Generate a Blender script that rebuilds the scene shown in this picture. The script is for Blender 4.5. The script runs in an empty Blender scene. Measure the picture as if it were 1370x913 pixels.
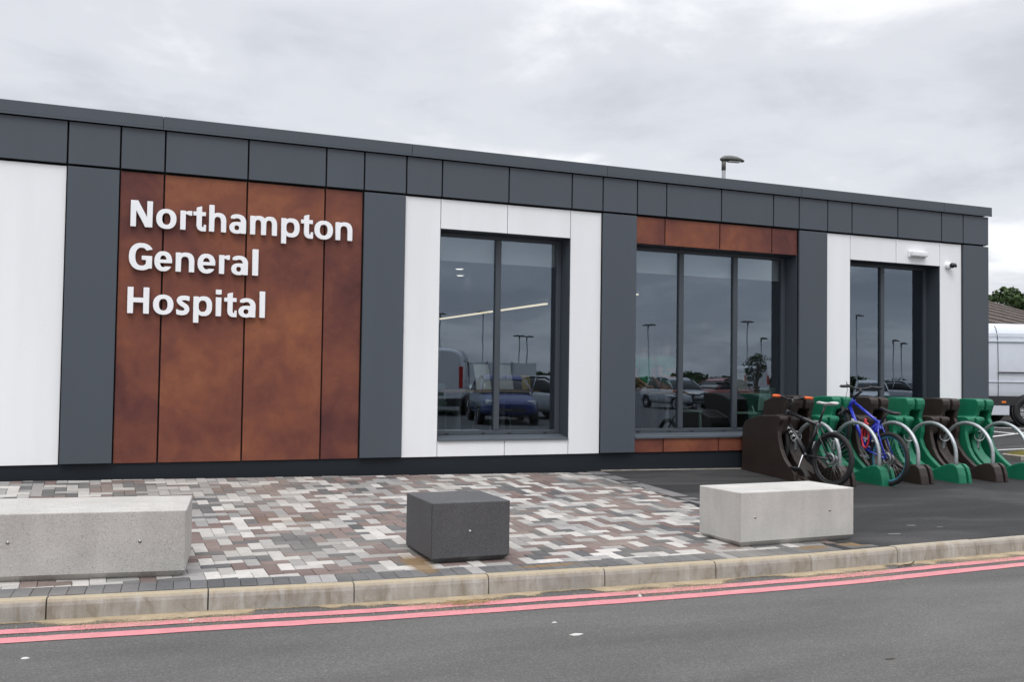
import bpy, bmesh, math, random
import numpy as np
from mathutils import Vector, Matrix
random.seed(7)
SC = bpy.context.scene
COL = SC.collection
rad = math.radians

# ------------------------------------------------------------------ camera
cd = bpy.data.cameras.new("camera"); cam = bpy.data.objects.new("camera", cd); COL.objects.link(cam)
R_ = Vector((0.918, -0.395, 0.014)); U_ = Vector((-0.0265, -0.0262, 0.9993)); F_ = Vector((0.3946, 0.9182, 0.0347))
F_.normalize(); R_ = (R_ - F_*R_.dot(F_)).normalized(); U_ = R_.cross(F_)
CAM = Vector((0, -10.68, 1.363))
cam.matrix_world = Matrix(((R_.x, U_.x, -F_.x, CAM.x), (R_.y, U_.y, -F_.y, CAM.y), (R_.z, U_.z, -F_.z, CAM.z), (0, 0, 0, 1)))
cd.sensor_width = 36; cd.lens = 34.576; cd.clip_start = .05; cd.clip_end = 3000
SC.camera = cam
def project(p):
    d = Vector(p)-CAM; z = d.dot(F_)
    return 685+1315.8*d.dot(R_)/z, 456.5-1315.8*d.dot(U_)/z, z

# ------------------------------------------------------------------ world, sun, exposure
SUN_EL, SUN_AZ = rad(56), rad(205)     # azimuth clockwise from +y: from behind the camera
W = bpy.data.worlds.new("World"); SC.world = W; W.use_nodes = True
nt = W.node_tree; nt.nodes.clear()
def N(t, typ, **kw):
    n = t.nodes.new(typ)
    for k, v in kw.items():
        if k == 'inp':
            for a, b in v.items(): n.inputs[a].default_value = b
        else: setattr(n, k, v)
    return n
def ramp(t, fac, stops, interp='LINEAR'):
    r = N(t, 'ShaderNodeValToRGB'); cr = r.color_ramp; cr.interpolation = interp
    while len(cr.elements) < len(stops): cr.elements.new(.5)
    for e, (p, c) in zip(cr.elements, stops):
        e.position = p; e.color = (c, c, c, 1) if isinstance(c, (int, float)) else (*c, 1)
    t.links.new(fac, r.inputs['Fac']); return r.outputs['Color']
def mth(t, op, a, b=None, c=None, clamp=False):
    n = N(t, 'ShaderNodeMath', operation=op, use_clamp=clamp)
    for i, v in enumerate((a, b, c)):
        if v is None: continue
        if isinstance(v, (int, float)): n.inputs[i].default_value = v
        else: t.links.new(v, n.inputs[i])
    return n.outputs[0]
def mixc(t, fac, a, b, mode='MIX'):
    n = N(t, 'ShaderNodeMix', data_type='RGBA', blend_type=mode)
    for i, v in ((0, fac), (6, a), (7, b)):
        if isinstance(v, (int, float)): n.inputs[i].default_value = v
        elif isinstance(v, tuple): n.inputs[i].default_value = (*v, 1) if len(v) == 3 else v
        else: t.links.new(v, n.inputs[i])
    return n.outputs[2]
out = N(nt, 'ShaderNodeOutputWorld'); bg = N(nt, 'ShaderNodeBackground'); bg.inputs['Strength'].default_value = .1
nish = N(nt, 'ShaderNodeTexSky', sky_type='NISHITA', sun_disc=False, sun_elevation=SUN_EL, sun_rotation=SUN_AZ)
tc = N(nt, 'ShaderNodeTexCoord'); sp = N(nt, 'ShaderNodeSeparateXYZ'); nt.links.new(tc.outputs['Generated'], sp.inputs[0])
zz = mth(nt, 'MAXIMUM', sp.outputs[2], 0.0); den = mth(nt, 'ADD', zz, .22)
cb = N(nt, 'ShaderNodeCombineXYZ')
nt.links.new(mth(nt, 'DIVIDE', sp.outputs[0], den), cb.inputs[0]); nt.links.new(mth(nt, 'DIVIDE', sp.outputs[1], den), cb.inputs[1])
def wnoise(scale, detail, rough, off, dist=0.0):
    mp = N(nt, 'ShaderNodeMapping', inp={'Location': off}); nt.links.new(cb.outputs[0], mp.inputs[0])
    n = N(nt, 'ShaderNodeTexNoise', inp={'Scale': scale, 'Detail': detail, 'Roughness': rough, 'Distortion': dist})
    nt.links.new(mp.outputs[0], n.inputs['Vector']); return n.outputs['Fac']
n1 = wnoise(.85, 6, .55, (3.1, 1.7, 0), .5); n2 = wnoise(2.6, 7, .58, (9.4, 4.2, 0), .35)
cl = mth(nt, 'ADD', mth(nt, 'MULTIPLY', n1, .68), mth(nt, 'MULTIPLY', n2, .32))
ccol = ramp(nt, cl, [(.37, (4.85, 5.02, 5.42)), (.49, (5.9, 6.04, 6.42)), (.59, (8.1, 8.15, 8.25))], 'EASE')
# overcast: the zenith is brighter than the horizon
zen = mth(nt, 'ADD', mth(nt, 'MULTIPLY', mth(nt, 'SUBTRACT', zz, 0.34, clamp=True), 3.3), 1.0)
zc = N(nt, 'ShaderNodeCombineXYZ')
for i in range(3): nt.links.new(zen, zc.inputs[i])
skyc = mixc(nt, .93, nish.outputs[0], mixc(nt, 1.0, ccol, zc.outputs[0], 'MULTIPLY'))
nt.links.new(skyc, bg.inputs['Color']); nt.links.new(bg.outputs[0], out.inputs['Surface'])
sl = bpy.data.lights.new("sun", 'SUN'); so = bpy.data.objects.new("sun", sl); COL.objects.link(so)
sl.energy = .85; sl.angle = rad(24); sl.color = (1, .97, .93)
sd = Vector((math.sin(SUN_AZ)*math.cos(SUN_EL), math.cos(SUN_AZ)*math.cos(SUN_EL), math.sin(SUN_EL)))
so.rotation_euler = (-sd).to_track_quat('-Z', 'Y').to_euler(); so.location = sd*60
vs = SC.view_settings; vs.view_transform = 'Standard'; vs.look = 'None'; vs.exposure = .40; vs.gamma = 1.0
SC.render.engine = 'CYCLES'
SC.cycles.use_denoising = True
SC.cycles.max_bounces = 8; SC.cycles.transparent_max_bounces = 16

# ------------------------------------------------------------------ materials
MATS = {}
def newmat(name):
    m = bpy.data.materials.new(name); m.use_nodes = True; MATS[name] = m
    t = m.node_tree; b = t.nodes['Principled BSDF']; return m, t, b
def pos(t, scale=(1, 1, 1), obj=False):
    if obj: o = N(t, 'ShaderNodeTexCoord').outputs['Object']
    else: o = N(t, 'ShaderNodeNewGeometry').outputs['Position']
    if scale != (1, 1, 1):
        mp = N(t, 'ShaderNodeMapping', inp={'Scale': scale}); t.links.new(o, mp.inputs[0]); o = mp.outputs[0]
    return o
def noise(t, v, scale, detail=4, rough=.55, dist=0.0):
    n = N(t, 'ShaderNodeTexNoise', inp={'Scale': scale, 'Detail': detail, 'Roughness': rough, 'Distortion': dist}); t.links.new(v, n.inputs['Vector']); return n.outputs['Fac']
def bump(t, b, h, strength=.2, dist=.002):
    n = N(t, 'ShaderNodeBump', inp={'Strength': strength, 'Distance': dist}); t.links.new(h, n.inputs['Height']); t.links.new(n.outputs[0], b.inputs['Normal'])
def setc(t, b, c, key='Base Color'):
    if isinstance(c, tuple): b.inputs[key].default_value = (*c, 1)
    else: t.links.new(c, b.inputs[key])
def simple(name, c, rough=.5, metal=0.0, var=.12, nscale=6.0, bstr=0.0, bscale=300.0, spec=.5, coat=0.0, obj=True):
    m, t, b = newmat(name); v = pos(t, obj=obj)
    n = noise(t, v, nscale, 5)
    lo = tuple(max(0, x*(1-var)) for x in c); hi = tuple(x*(1+var) for x in c)
    setc(t, b, ramp(t, n, [(.3, lo), (.7, hi)]))
    b.inputs['Metallic'].default_value = metal; b.inputs['Specular IOR Level'].default_value = spec; b.inputs['Coat Weight'].default_value = coat
    r = noise(t, v, nscale*2.3, 4)
    t.links.new(mth(t, 'ADD', mth(t, 'MULTIPLY', r, .2), rough-.1, clamp=True), b.inputs['Roughness'])
    if bstr: bump(t, b, noise(t, v, bscale, 3), bstr)
    return m
def emis(name, c, s):
    m, t, b = newmat(name); b.inputs['Base Color'].default_value = (.8, .8, .8, 1)
    b.inputs['Emission Color'].default_value = (*c, 1); b.inputs['Emission Strength'].default_value = s; return m
def objrand(t): return N(t, 'ShaderNodeObjectInfo').outputs['Random']

def asphalt(name, base, wear, fleck=.35):
    m, t, b = newmat(name); v = pos(t)
    fine = noise(t, v, 260, 2, .7); mid = noise(t, v, 55, 3, .65)
    big = noise(t, pos(t, (.35, 1.3, 1)), 1.1, 6, .6, .6); streak = noise(t, pos(t, (.5, 2.6, 1)), .9, 5, .55, .3)
    c = ramp(t, big, [(.30, tuple(x*.80 for x in base)), (.5, base), (.72, wear)])
    c = mixc(t, mth(t, 'MULTIPLY', ramp(t, streak, [(.5, 0.0), (.75, 1.0)]), .35), c, wear)
    sv = N(t, 'ShaderNodeTexVoronoi', inp={'Scale': 150.0, 'Randomness': 1.0}); t.links.new(v, sv.inputs['Vector'])
    st = N(t, 'ShaderNodeSeparateColor'); t.links.new(sv.outputs['Color'], st.inputs[0])
    g = ramp(t, st.outputs[0], [(0.0, .55), (.55, .95), (.8, 1.2), (.93, 1.55), (1.0, 2.3)])
    gm = mixc(t, fleck, (1, 1, 1), g)
    c = mixc(t, 1.0, c, gm, 'MULTIPLY')
    c = mixc(t, 1.0, c, ramp(t, mid, [(.3, .86), (.7, 1.14)]), 'MULTIPLY')
    setc(t, b, c); b.inputs['Roughness'].default_value = .86; b.inputs['Specular IOR Level'].default_value = .35
    bump(t, b, mth(t, 'ADD', mth(t, 'MULTIPLY', fine, .5), st.outputs[0]), .55, .003)
    return m
asphalt('road_asphalt', (.094, .091, .088), (.122, .118, .113), .42)
asphalt('new_tarmac', (.021, .021, .0215), (.062, .060, .059), .5)
asphalt('car_park_tarmac', (.085, .085, .087), (.12, .12, .12), .3)
simple('ground_soil', (.16, .15, .12), .9, var=.3, nscale=.4, obj=False)

def paver_mat(name, c, var=.16):
    m, t, b = newmat(name); v = pos(t)
    r = objrand(t)
    isl = N(t, 'ShaderNodeNewGeometry').outputs['Random Per Island']
    rr = mth(t, 'FRACT', mth(t, 'ADD', r, isl))
    k = ramp(t, rr, [(0, 1-var), (1, 1+var)])
    sp_ = noise(t, v, 330, 2, .7); cl_ = noise(t, v, 24, 4, .6); bl = noise(t, v, .8, 5, .6)
    cc = mixc(t, 1.0, c, k, 'MULTIPLY')
    cc = mixc(t, 1.0, cc, ramp(t, sp_, [(.25, .72), (.5, 1.0), (.75, 1.25)]), 'MULTIPLY')
    cc = mixc(t, 1.0, cc, ramp(t, cl_, [(.3, .9), (.7, 1.1)]), 'MULTIPLY')
    # dust trodden over the blocks and the ochre washed-out sand stains beside the block seats
    cc = mixc(t, mth(t, 'MULTIPLY', ramp(t, bl, [(.42, 0.0), (.70, 1.0)]), .34), cc, (.33, .30, .255))
    tot = None
    for (sx, sy, rx, ry) in ((2.19, -3.95, .13, .42), (5.42, -4.30, .20, .10), (5.85, -4.27, .22, .14), (1.62, -2.15, .45, .2), (3.05, -4.28, .35, .06)):
        mp = N(t, 'ShaderNodeMapping', inp={'Location': (-sx/rx, -sy/ry, 0), 'Scale': (1/rx, 1/ry, 0)}); t.links.new(v, mp.inputs[0])
        ln = N(t, 'ShaderNodeVectorMath', operation='LENGTH'); t.links.new(mp.outputs[0], ln.inputs[0])
        f = mth(t, 'SUBTRACT', 1.25, mth(t, 'ADD', ln.outputs['Value'], mth(t, 'MULTIPLY', noise(t, v, 9, 4, .6), .7)), clamp=True)
        f = mth(t, 'MULTIPLY', f, 2.6, clamp=True)
        if rx > .4: f = mth(t, 'MULTIPLY', f, .3)
        tot = f if tot is None else mth(t, 'MAXIMUM', tot, f)
    cc = mixc(t, mth(t, 'MULTIPLY', tot, .8), cc, (.20, .125, .055))
    setc(t, b, cc); b.inputs['Roughness'].default_value = .8; b.inputs['Specular IOR Level'].default_value = .35
    bump(t, b, sp_, .35, .002); return m
PAV = [paver_mat('pale_block', (.43, .41, .385), .2), paver_mat('grey_block', (.265, .255, .245), .2), paver_mat('brindle_block', (.158, .115, .104), .2), paver_mat('charcoal_block', (.098, .098, .100), .24), paver_mat('edge_block', (.150, .146, .147), .15)]
simple('joint_sand', (.13, .12, .10), .95, var=.3, nscale=30, bstr=.3, obj=False)

def kerb_mat():
    m, t, b = newmat('kerb_concrete'); v = pos(t)
    c = ramp(t, noise(t, v, 5, 5, .6), [(.3, (.28, .26, .225)), (.7, (.395, .37, .33))])
    st = noise(t, pos(t, (14, 14, 1.2)), 1.0, 5, .65, .4)
    c = mixc(t, mth(t, 'MULTIPLY', ramp(t, st, [(.50, 0.0), (.68, 1.0)]), .42), c, (.17, .145, .11))
    c = mixc(t, mth(t, 'MULTIPLY', ramp(t, noise(t, pos(t, (1, 1, .6)), 7.5, 5, .65, .8), [(.50, 0.0), (.66, 1.0)]), .6), c, (.19, .155, .105))
    st2 = noise(t, pos(t, (9, 9, 1.0)), 1.3, 4, .6)
    c = mixc(t, mth(t, 'MULTIPLY', ramp(t, st2, [(.56, 0.0), (.7, 1.0)]), .5), c, (.50, .49, .47))
    # settled sand on faces that look up
    ge = N(t, 'ShaderNodeNewGeometry'); s = N(t, 'ShaderNodeSeparateXYZ'); t.links.new(ge.outputs['Normal'], s.inputs[0])
    up = ramp(t, s.outputs[2], [(.25, 0.0), (.75, 1.0)])
    sx = N(t, 'ShaderNodeSeparateXYZ'); t.links.new(ge.outputs['Position'], sx.inputs[0])
    far = ramp(t, mth(t, 'MULTIPLY', sx.outputs[0], .1), [(.5, 1.0), (.75, .25)])
    c = mixc(t, mth(t, 'MULTIPLY', mth(t, 'MULTIPLY', up, far), ramp(t, noise(t, v, 10, 4), [(.25, .5), (.6, .9)])), c, (.37, .30, .195))
    c = mixc(t, 1.0, c, ramp(t, noise(t, v, 240, 2, .7), [(.3, .8), (.7, 1.15)]), 'MULTIPLY')
    setc(t, b, c); b.inputs['Roughness'].default_value = .85
    bump(t, b, noise(t, v, 180, 3), .35, .002)
kerb_mat()
def sand_mat():
    m, t, b = newmat('dry_sand'); v = pos(t)
    c = ramp(t, noise(t, v, 7, 5, .65), [(.3, (.30, .235, .15)), (.7, (.45, .36, .24))])
    c = mixc(t, 1.0, c, ramp(t, noise(t, v, 300, 2, .8), [(.25, .6), (.5, 1.0), (.75, 1.3)]), 'MULTIPLY')
    setc(t, b, c); b.inputs['Roughness'].default_value = .95; bump(t, b, noise(t, v, 200, 3), .6, .004)
sand_mat()
def film_mat():
    m = bpy.data.materials.new('sand_film'); m.use_nodes = True; MATS['sand_film'] = m; t = m.node_tree; b = t.nodes['Principled BSDF']; v = pos(t)
    c = ramp(t, noise(t, v, 7, 5, .65), [(.3, (.27, .21, .135)), (.7, (.42, .335, .22))])
    c = mixc(t, 1.0, c, ramp(t, noise(t, v, 300, 2, .8), [(.25, .6), (.5, 1.0), (.75, 1.3)]), 'MULTIPLY')
    setc(t, b, c); b.inputs['Roughness'].default_value = .95; bump(t, b, noise(t, v, 200, 3), .6, .004)
    a = N(t, 'ShaderNodeAttribute', attribute_name='cover').outputs['Fac']
    g = mth(t, 'ADD', mth(t, 'MULTIPLY', noise(t, v, 150, 3, .8), 1.9), mth(t, 'MULTIPLY', noise(t, pos(t, (.7, 1.4, 1)), 6, 5, .65), 1.7))
    f = mth(t, 'MULTIPLY', mth(t, 'SUBTRACT', mth(t, 'ADD', a, g), 2.2), 5.0, clamp=True)
    t.links.new(f, b.inputs['Alpha'])
film_mat()
def line_mat(name, c, wear):
    m, t, b = newmat(name); v = pos(t)
    f = ramp(t, noise(t, v, 46, 5, .75), [(.30, 1.0), (.40, 0.0)])
    sandy = ramp(t, noise(t, pos(t, (1.2, 3, 1)), 2.0, 5, .6), [(.55, 0.0), (.75, 1.0)])
    cc = mixc(t, 1.0, c, ramp(t, noise(t, v, 12, 4), [(.3, .88), (.7, 1.1)]), 'MULTIPLY')
    cc = mixc(t, mth(t, 'MULTIPLY', sandy, .45), cc, (.42, .30, .22))
    setc(t, b, mixc(t, mth(t, 'MULTIPLY', f, wear), cc, (.12, .12, .12)))
    b.inputs['Roughness'].default_value = .8; bump(t, b, noise(t, v, 250, 3), .4, .002)
line_mat('red_line_paint', (.53, .195, .215), .42); line_mat('white_line_paint', (.62, .62, .61), .5)

def stone_mat(name, base, dark, light, dens, pit=.35, grain=190):
    m, t, b = newmat(name); v = pos(t, obj=True)
    vo = N(t, 'ShaderNodeTexVoronoi', inp={'Scale': float(grain)}); t.links.new(v, vo.inputs['Vector'])
    s = N(t, 'ShaderNodeSeparateColor'); t.links.new(vo.outputs['Color'], s.inputs[0])
    c = ramp(t, noise(t, v, 3.0, 6, .6), [(.3, tuple(x*.9 for x in base)), (.7, tuple(x*1.08 for x in base))])
    c = mixc(t, mth(t, 'MULTIPLY', ramp(t, s.outputs[0], [(1-dens, 0.0), (min(1, 1-dens+.06), 1.0)]), .75), c, dark)
    c = mixc(t, mth(t, 'MULTIPLY', ramp(t, s.outputs[1], [(1-dens, 0.0), (min(1, 1-dens+.06), 1.0)]), .7), c, light)
    pits = ramp(t, noise(t, v, 38, 2, .5), [(.235, 1.0), (.27, 0.0)])
    c = mixc(t, mth(t, 'MULTIPLY', pits, pit*2, clamp=True), c, tuple(x*.35 for x in base))
    # water-run marks
    c = mixc(t, 1.0, c, ramp(t, noise(t, pos(t, (6, 6, .8), obj=True), 1.4, 5, .6), [(.3, .92), (.7, 1.05)]), 'MULTIPLY')
    setc(t, b, c); b.inputs['Roughness'].default_value = .7
    bump(t, b, mth(t, 'SUBTRACT', noise(t, v, 160, 3), mth(t, 'MULTIPLY', pits, 2.0)), .3, .002)
stone_mat('pale_concrete', (.425, .407, .380), (.25, .24, .22), (.52, .51, .49), .13, .28)
stone_mat('dark_terrazzo', (.066, .066, .069), (.034, .034, .037), (.135, .135, .14), .20, .12, 330)
stone_mat('cream_concrete', (.46, .445, .415), (.33, .32, .30), (.52, .51, .49), .08, .10)

def panel_mat(name, c, rough, metal=0.0, spec=.5):
    m, t, b = newmat(name); v = pos(t)
    k = ramp(t, objrand(t), [(0, .965), (1, 1.035)])
    cc = mixc(t, 1.0, c, k, 'MULTIPLY')
    cc = mixc(t, 1.0, cc, ramp(t, noise(t, pos(t, (3, 3, .35)), 1.2, 5, .55), [(.3, .965), (.7, 1.03)]), 'MULTIPLY')
    cc = mixc(t, 1.0, cc, ramp(t, noise(t, v, 60, 4, .6), [(.3, .985), (.7, 1.015)]), 'MULTIPLY')
    setc(t, b, cc); b.inputs['Metallic'].default_value = metal; b.inputs['Specular IOR Level'].default_value = spec
    t.links.new(mth(t, 'ADD', mth(t, 'MULTIPLY', noise(t, v, 2.5, 4), .12), rough-.06), b.inputs['Roughness'])
    bump(t, b, noise(t, v, .9, 2), .06, .02); return m
panel_mat('grey_panel', (.062, .074, .090), .45, 0.0, .45)
panel_mat('white_panel', (.80, .805, .815), .42, 0.0, .4)
panel_mat('frame_grey', (.050, .060, .073), .45)
panel_mat('sill_grey', (.085, .097, .112), .4)  # lighter than the frames: skylight on the sloping sill is put into the colour
panel_mat('plinth_grey', (.012, .016, .021), .6, 0.0, .25)
def rust_mat():
    m, t, b = newmat('rust_panel'); v = pos(t)
    oi = objrand(t); off = N(t, 'ShaderNodeCombineXYZ'); t.links.new(mth(t, 'MULTIPLY', oi, 37.0), off.inputs[0]); t.links.new(mth(t, 'MULTIPLY', oi, 11.0), off.inputs[2])
    ad = N(t, 'ShaderNodeVectorMath', operation='ADD'); t.links.new(v, ad.inputs[0]); t.links.new(off.outputs[0], ad.inputs[1]); v2 = ad.outputs[0]
    a = noise(t, v2, 1.35, 3, .5, .5); b2 = noise(t, v2, 3.6, 5, .6, .9); b3 = noise(t, v2, 14, 5, .65)
    f = mth(t, 'ADD', mth(t, 'ADD', mth(t, 'MULTIPLY', a, .60), mth(t, 'MULTIPLY', b2, .28)), mth(t, 'MULTIPLY', b3, .12))
    f = mth(t, 'ADD', f, N(t, 'ShaderNodeAttribute', attribute_type='OBJECT', attribute_name='tone').outputs['Fac'])
    c = ramp(t, f, [(.31, (.078, .025, .025)), (.43, (.126, .040, .031)), (.55, (.182, .060, .036)), (.70, (.268, .096, .045))])
    c = mixc(t, 1.0, c, ramp(t, noise(t, v2, 120, 3, .7), [(.3, .93), (.7, 1.07)]), 'MULTIPLY')
    setc(t, b, c); b.inputs['Roughness'].default_value = .5; b.inputs['Specular IOR Level'].default_value = .28
rust_mat()
simple('letter_white', (.85, .86, .875), .35, var=.02)
simple('dark_backing', (.012, .013, .014), .8)
simple('membrane', (.03, .03, .032), .8)
def glass_mat(name, ior, tint):
    m = bpy.data.materials.new(name); m.use_nodes = True; MATS[name] = m; t = m.node_tree; t.nodes.clear()
    o = N(t, 'ShaderNodeOutputMaterial'); mx = N(t, 'ShaderNodeMixShader'); fr = N(t, 'ShaderNodeFresnel', inp={'IOR': ior})
    tr = N(t, 'ShaderNodeBsdfTransparent', inp={'Color': (*tint, 1)}); gl = N(t, 'ShaderNodeBsdfGlossy', inp={'Color': (.71, .84, 1, 1), 'Roughness': 0.004})
    bp = N(t, 'ShaderNodeBump', inp={'Strength': .015, 'Distance': .02}); t.links.new(noise(t, pos(t), 1.6, 2), bp.inputs['Height']); t.links.new(bp.outputs[0], gl.inputs['Normal'])
    t.links.new(mth(t, 'MULTIPLY', fr.outputs[0], mth(t, 'SUBTRACT', 1.0, N(t, 'ShaderNodeNewGeometry').outputs['Backfacing'])), mx.inputs[0]); t.links.new(tr.outputs[0], mx.inputs[1]); t.links.new(gl.outputs[0], mx.inputs[2]); t.links.new(mx.outputs[0], o.inputs[0])
glass_mat('window_glass', 2.65, (.74, .77, .77)); glass_mat('car_glass', 1.5, (.15, .17, .18))
simple('interior_wall', (.20, .20, .20), .8, var=.04); simple('interior_white', (.72, .73, .74), .7, var=.03)
simple('interior_floor', (.03, .03, .032), .5); simple('door_pale', (.50, .50, .48), .5)
simple('table_wood', (.30, .20, .12), .5, var=.2); simple('table_leg', (.25, .26, .27), .4)
simple('chair_green', (.33, .46, .40), .5); simple('paper_white', (.75, .75, .73), .6); simple('yellow_print', (.55, .40, .06), .6)
emis('warm_light', (1, .82, .60), 1.15); emis('cool_light', (1, .93, .84), 3.0)
simple('green_shirt', (.03, .36, .17), .9); simple('skin', (.46, .27, .19), .55); simple('hair_dark', (.02, .015, .012), .6); simple('trouser_dark', (.02, .022, .03), .9)
def plastic(name, c, dust):
    m, t, b = newmat(name); v = pos(t)
    cc = ramp(t, noise(t, v, 5, 5), [(.3, tuple(x*.85 for x in c)), (.7, tuple(x*1.15 for x in c))])
    ge = N(t, 'ShaderNodeNewGeometry'); sz = N(t, 'ShaderNodeSeparateXYZ'); t.links.new(ge.outputs['Normal'], sz.inputs[0])
    up = ramp(t, sz.outputs[2], [(.25, 0.0), (.85, 1.0)])
    cc = mixc(t, mth(t, 'MULTIPLY', mth(t, 'MULTIPLY', up, ramp(t, noise(t, v, 7, 5, .65), [(.3, .25), (.7, 1.0)])), .22), cc, dust)
    scr = ramp(t, noise(t, pos(t, (3, 30, 9)), 3.0, 4, .7, .6), [(.64, 0.0), (.70, 1.0)])
    cc = mixc(t, mth(t, 'MULTIPLY', scr, .22), cc, dust)
    setc(t, b, cc); b.inputs['Specular IOR Level'].default_value = .4
    t.links.new(mth(t, 'ADD', mth(t, 'MULTIPLY', noise(t, v, 9, 4), .25), .38), b.inputs['Roughness'])
    bump(t, b, noise(t, v, 420, 3), .2)
plastic('green_plastic', (.006, .142, .074), (.10, .24, .18)); plastic('brown_plastic', (.029, .0205, .0170), (.12, .10, .09))
simple('galvanised', (.40, .43, .44), .42, .55, var=.16, nscale=22)
simple('stainless', (.30, .30, .30), .35, .9)
simple('rubber', (.014, .014, .015), .75, bstr=.2); simple('black_paint', (.014, .014, .016), .35, coat=.3); simple('black_plastic', (.02, .02, .022), .5)
simple('blue_paint', (.012, .028, .42), .28, coat=.6, var=.06); simple('rim_black', (.02, .02, .022), .4); simple('rim_blue', (.05, .22, .34), .35)
simple('spoke_steel', (.35, .35, .36), .35, .8); simple('chrome', (.60, .60, .60), .25, .9); simple('orange_grip', (.75, .13, .03), .6); simple('white_saddle', (.62, .62, .60), .5)
simple('decal_white', (.65, .65, .65), .4); simple('red_cable', (.45, .02, .03), .4); simple('red_paint', (.35, .03, .02), .4)
simple('van_silver', (.55, .58, .63), .32, .0, var=.03, coat=.5); simple('van_black', (.02, .02, .022), .6); simple('seam_dark', (.03, .03, .035), .8)
simple('van_white', (.70, .71, .72), .35, coat=.4, var=.03); simple('car_blue', (.015, .03, .15), .3, coat=.6); simple('car_silver', (.38, .40, .42), .3, coat=.6); simple('car_red', (.22, .02, .02), .3, coat=.6)
simple('lamp_red', (.45, .02, .015), .3); simple('lamp_orange', (.75, .2, .02), .3); simple('alloy', (.45, .45, .46), .35, .8)
simple('roof_tile', (.085, .066, .055), .85, var=.35, nscale=9, bstr=.3, bscale=60); simple('render_pale', (.50, .49, .46), .85); simple('fascia_white', (.70, .70, .69), .5); simple('brick_brown', (.22, .12, .08), .85, var=.3, nscale=12)
simple('lamp_grey', (.085, .085, .080), .5, var=.15); simple('post_grey', (.38, .39, .40), .45, .4)
simple('opal', (.75, .76, .77), .3, var=.02); simple('lens_black', (.01, .01, .012), .12)
def leaf_mat(name, a, b_):
    m, t, b = newmat(name); v = pos(t)
    isl = N(t, 'ShaderNodeNewGeometry').outputs['Random Per Island']
    c = mixc(t, isl, a, b_); c = mixc(t, 1.0, c, ramp(t, noise(t, v, 1.1, 3), [(.3, .65), (.7, 1.3)]), 'MULTIPLY')
    setc(t, b, c); b.inputs['Roughness'].default_value = .7; b.inputs['Specular IOR Level'].default_value = .2
leaf_mat('leaf_green', (.030, .060, .012), (.085, .125, .030)); leaf_mat('leaf_dark', (.02, .04, .012), (.05, .08, .025))
simple('yellow_turf', (.22, .20, .05), .9, var=.3, nscale=20, obj=False); simple('bark', (.10, .075, .055), .9, var=.3)
simple('pale_litter', (.50, .485, .45), .8); simple('scuff_grey', (.13, .127, .122), .9); simple('twig', (.05, .04, .03), .9); simple('dry_straw', (.38, .27, .13), .9, var=.3)

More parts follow.
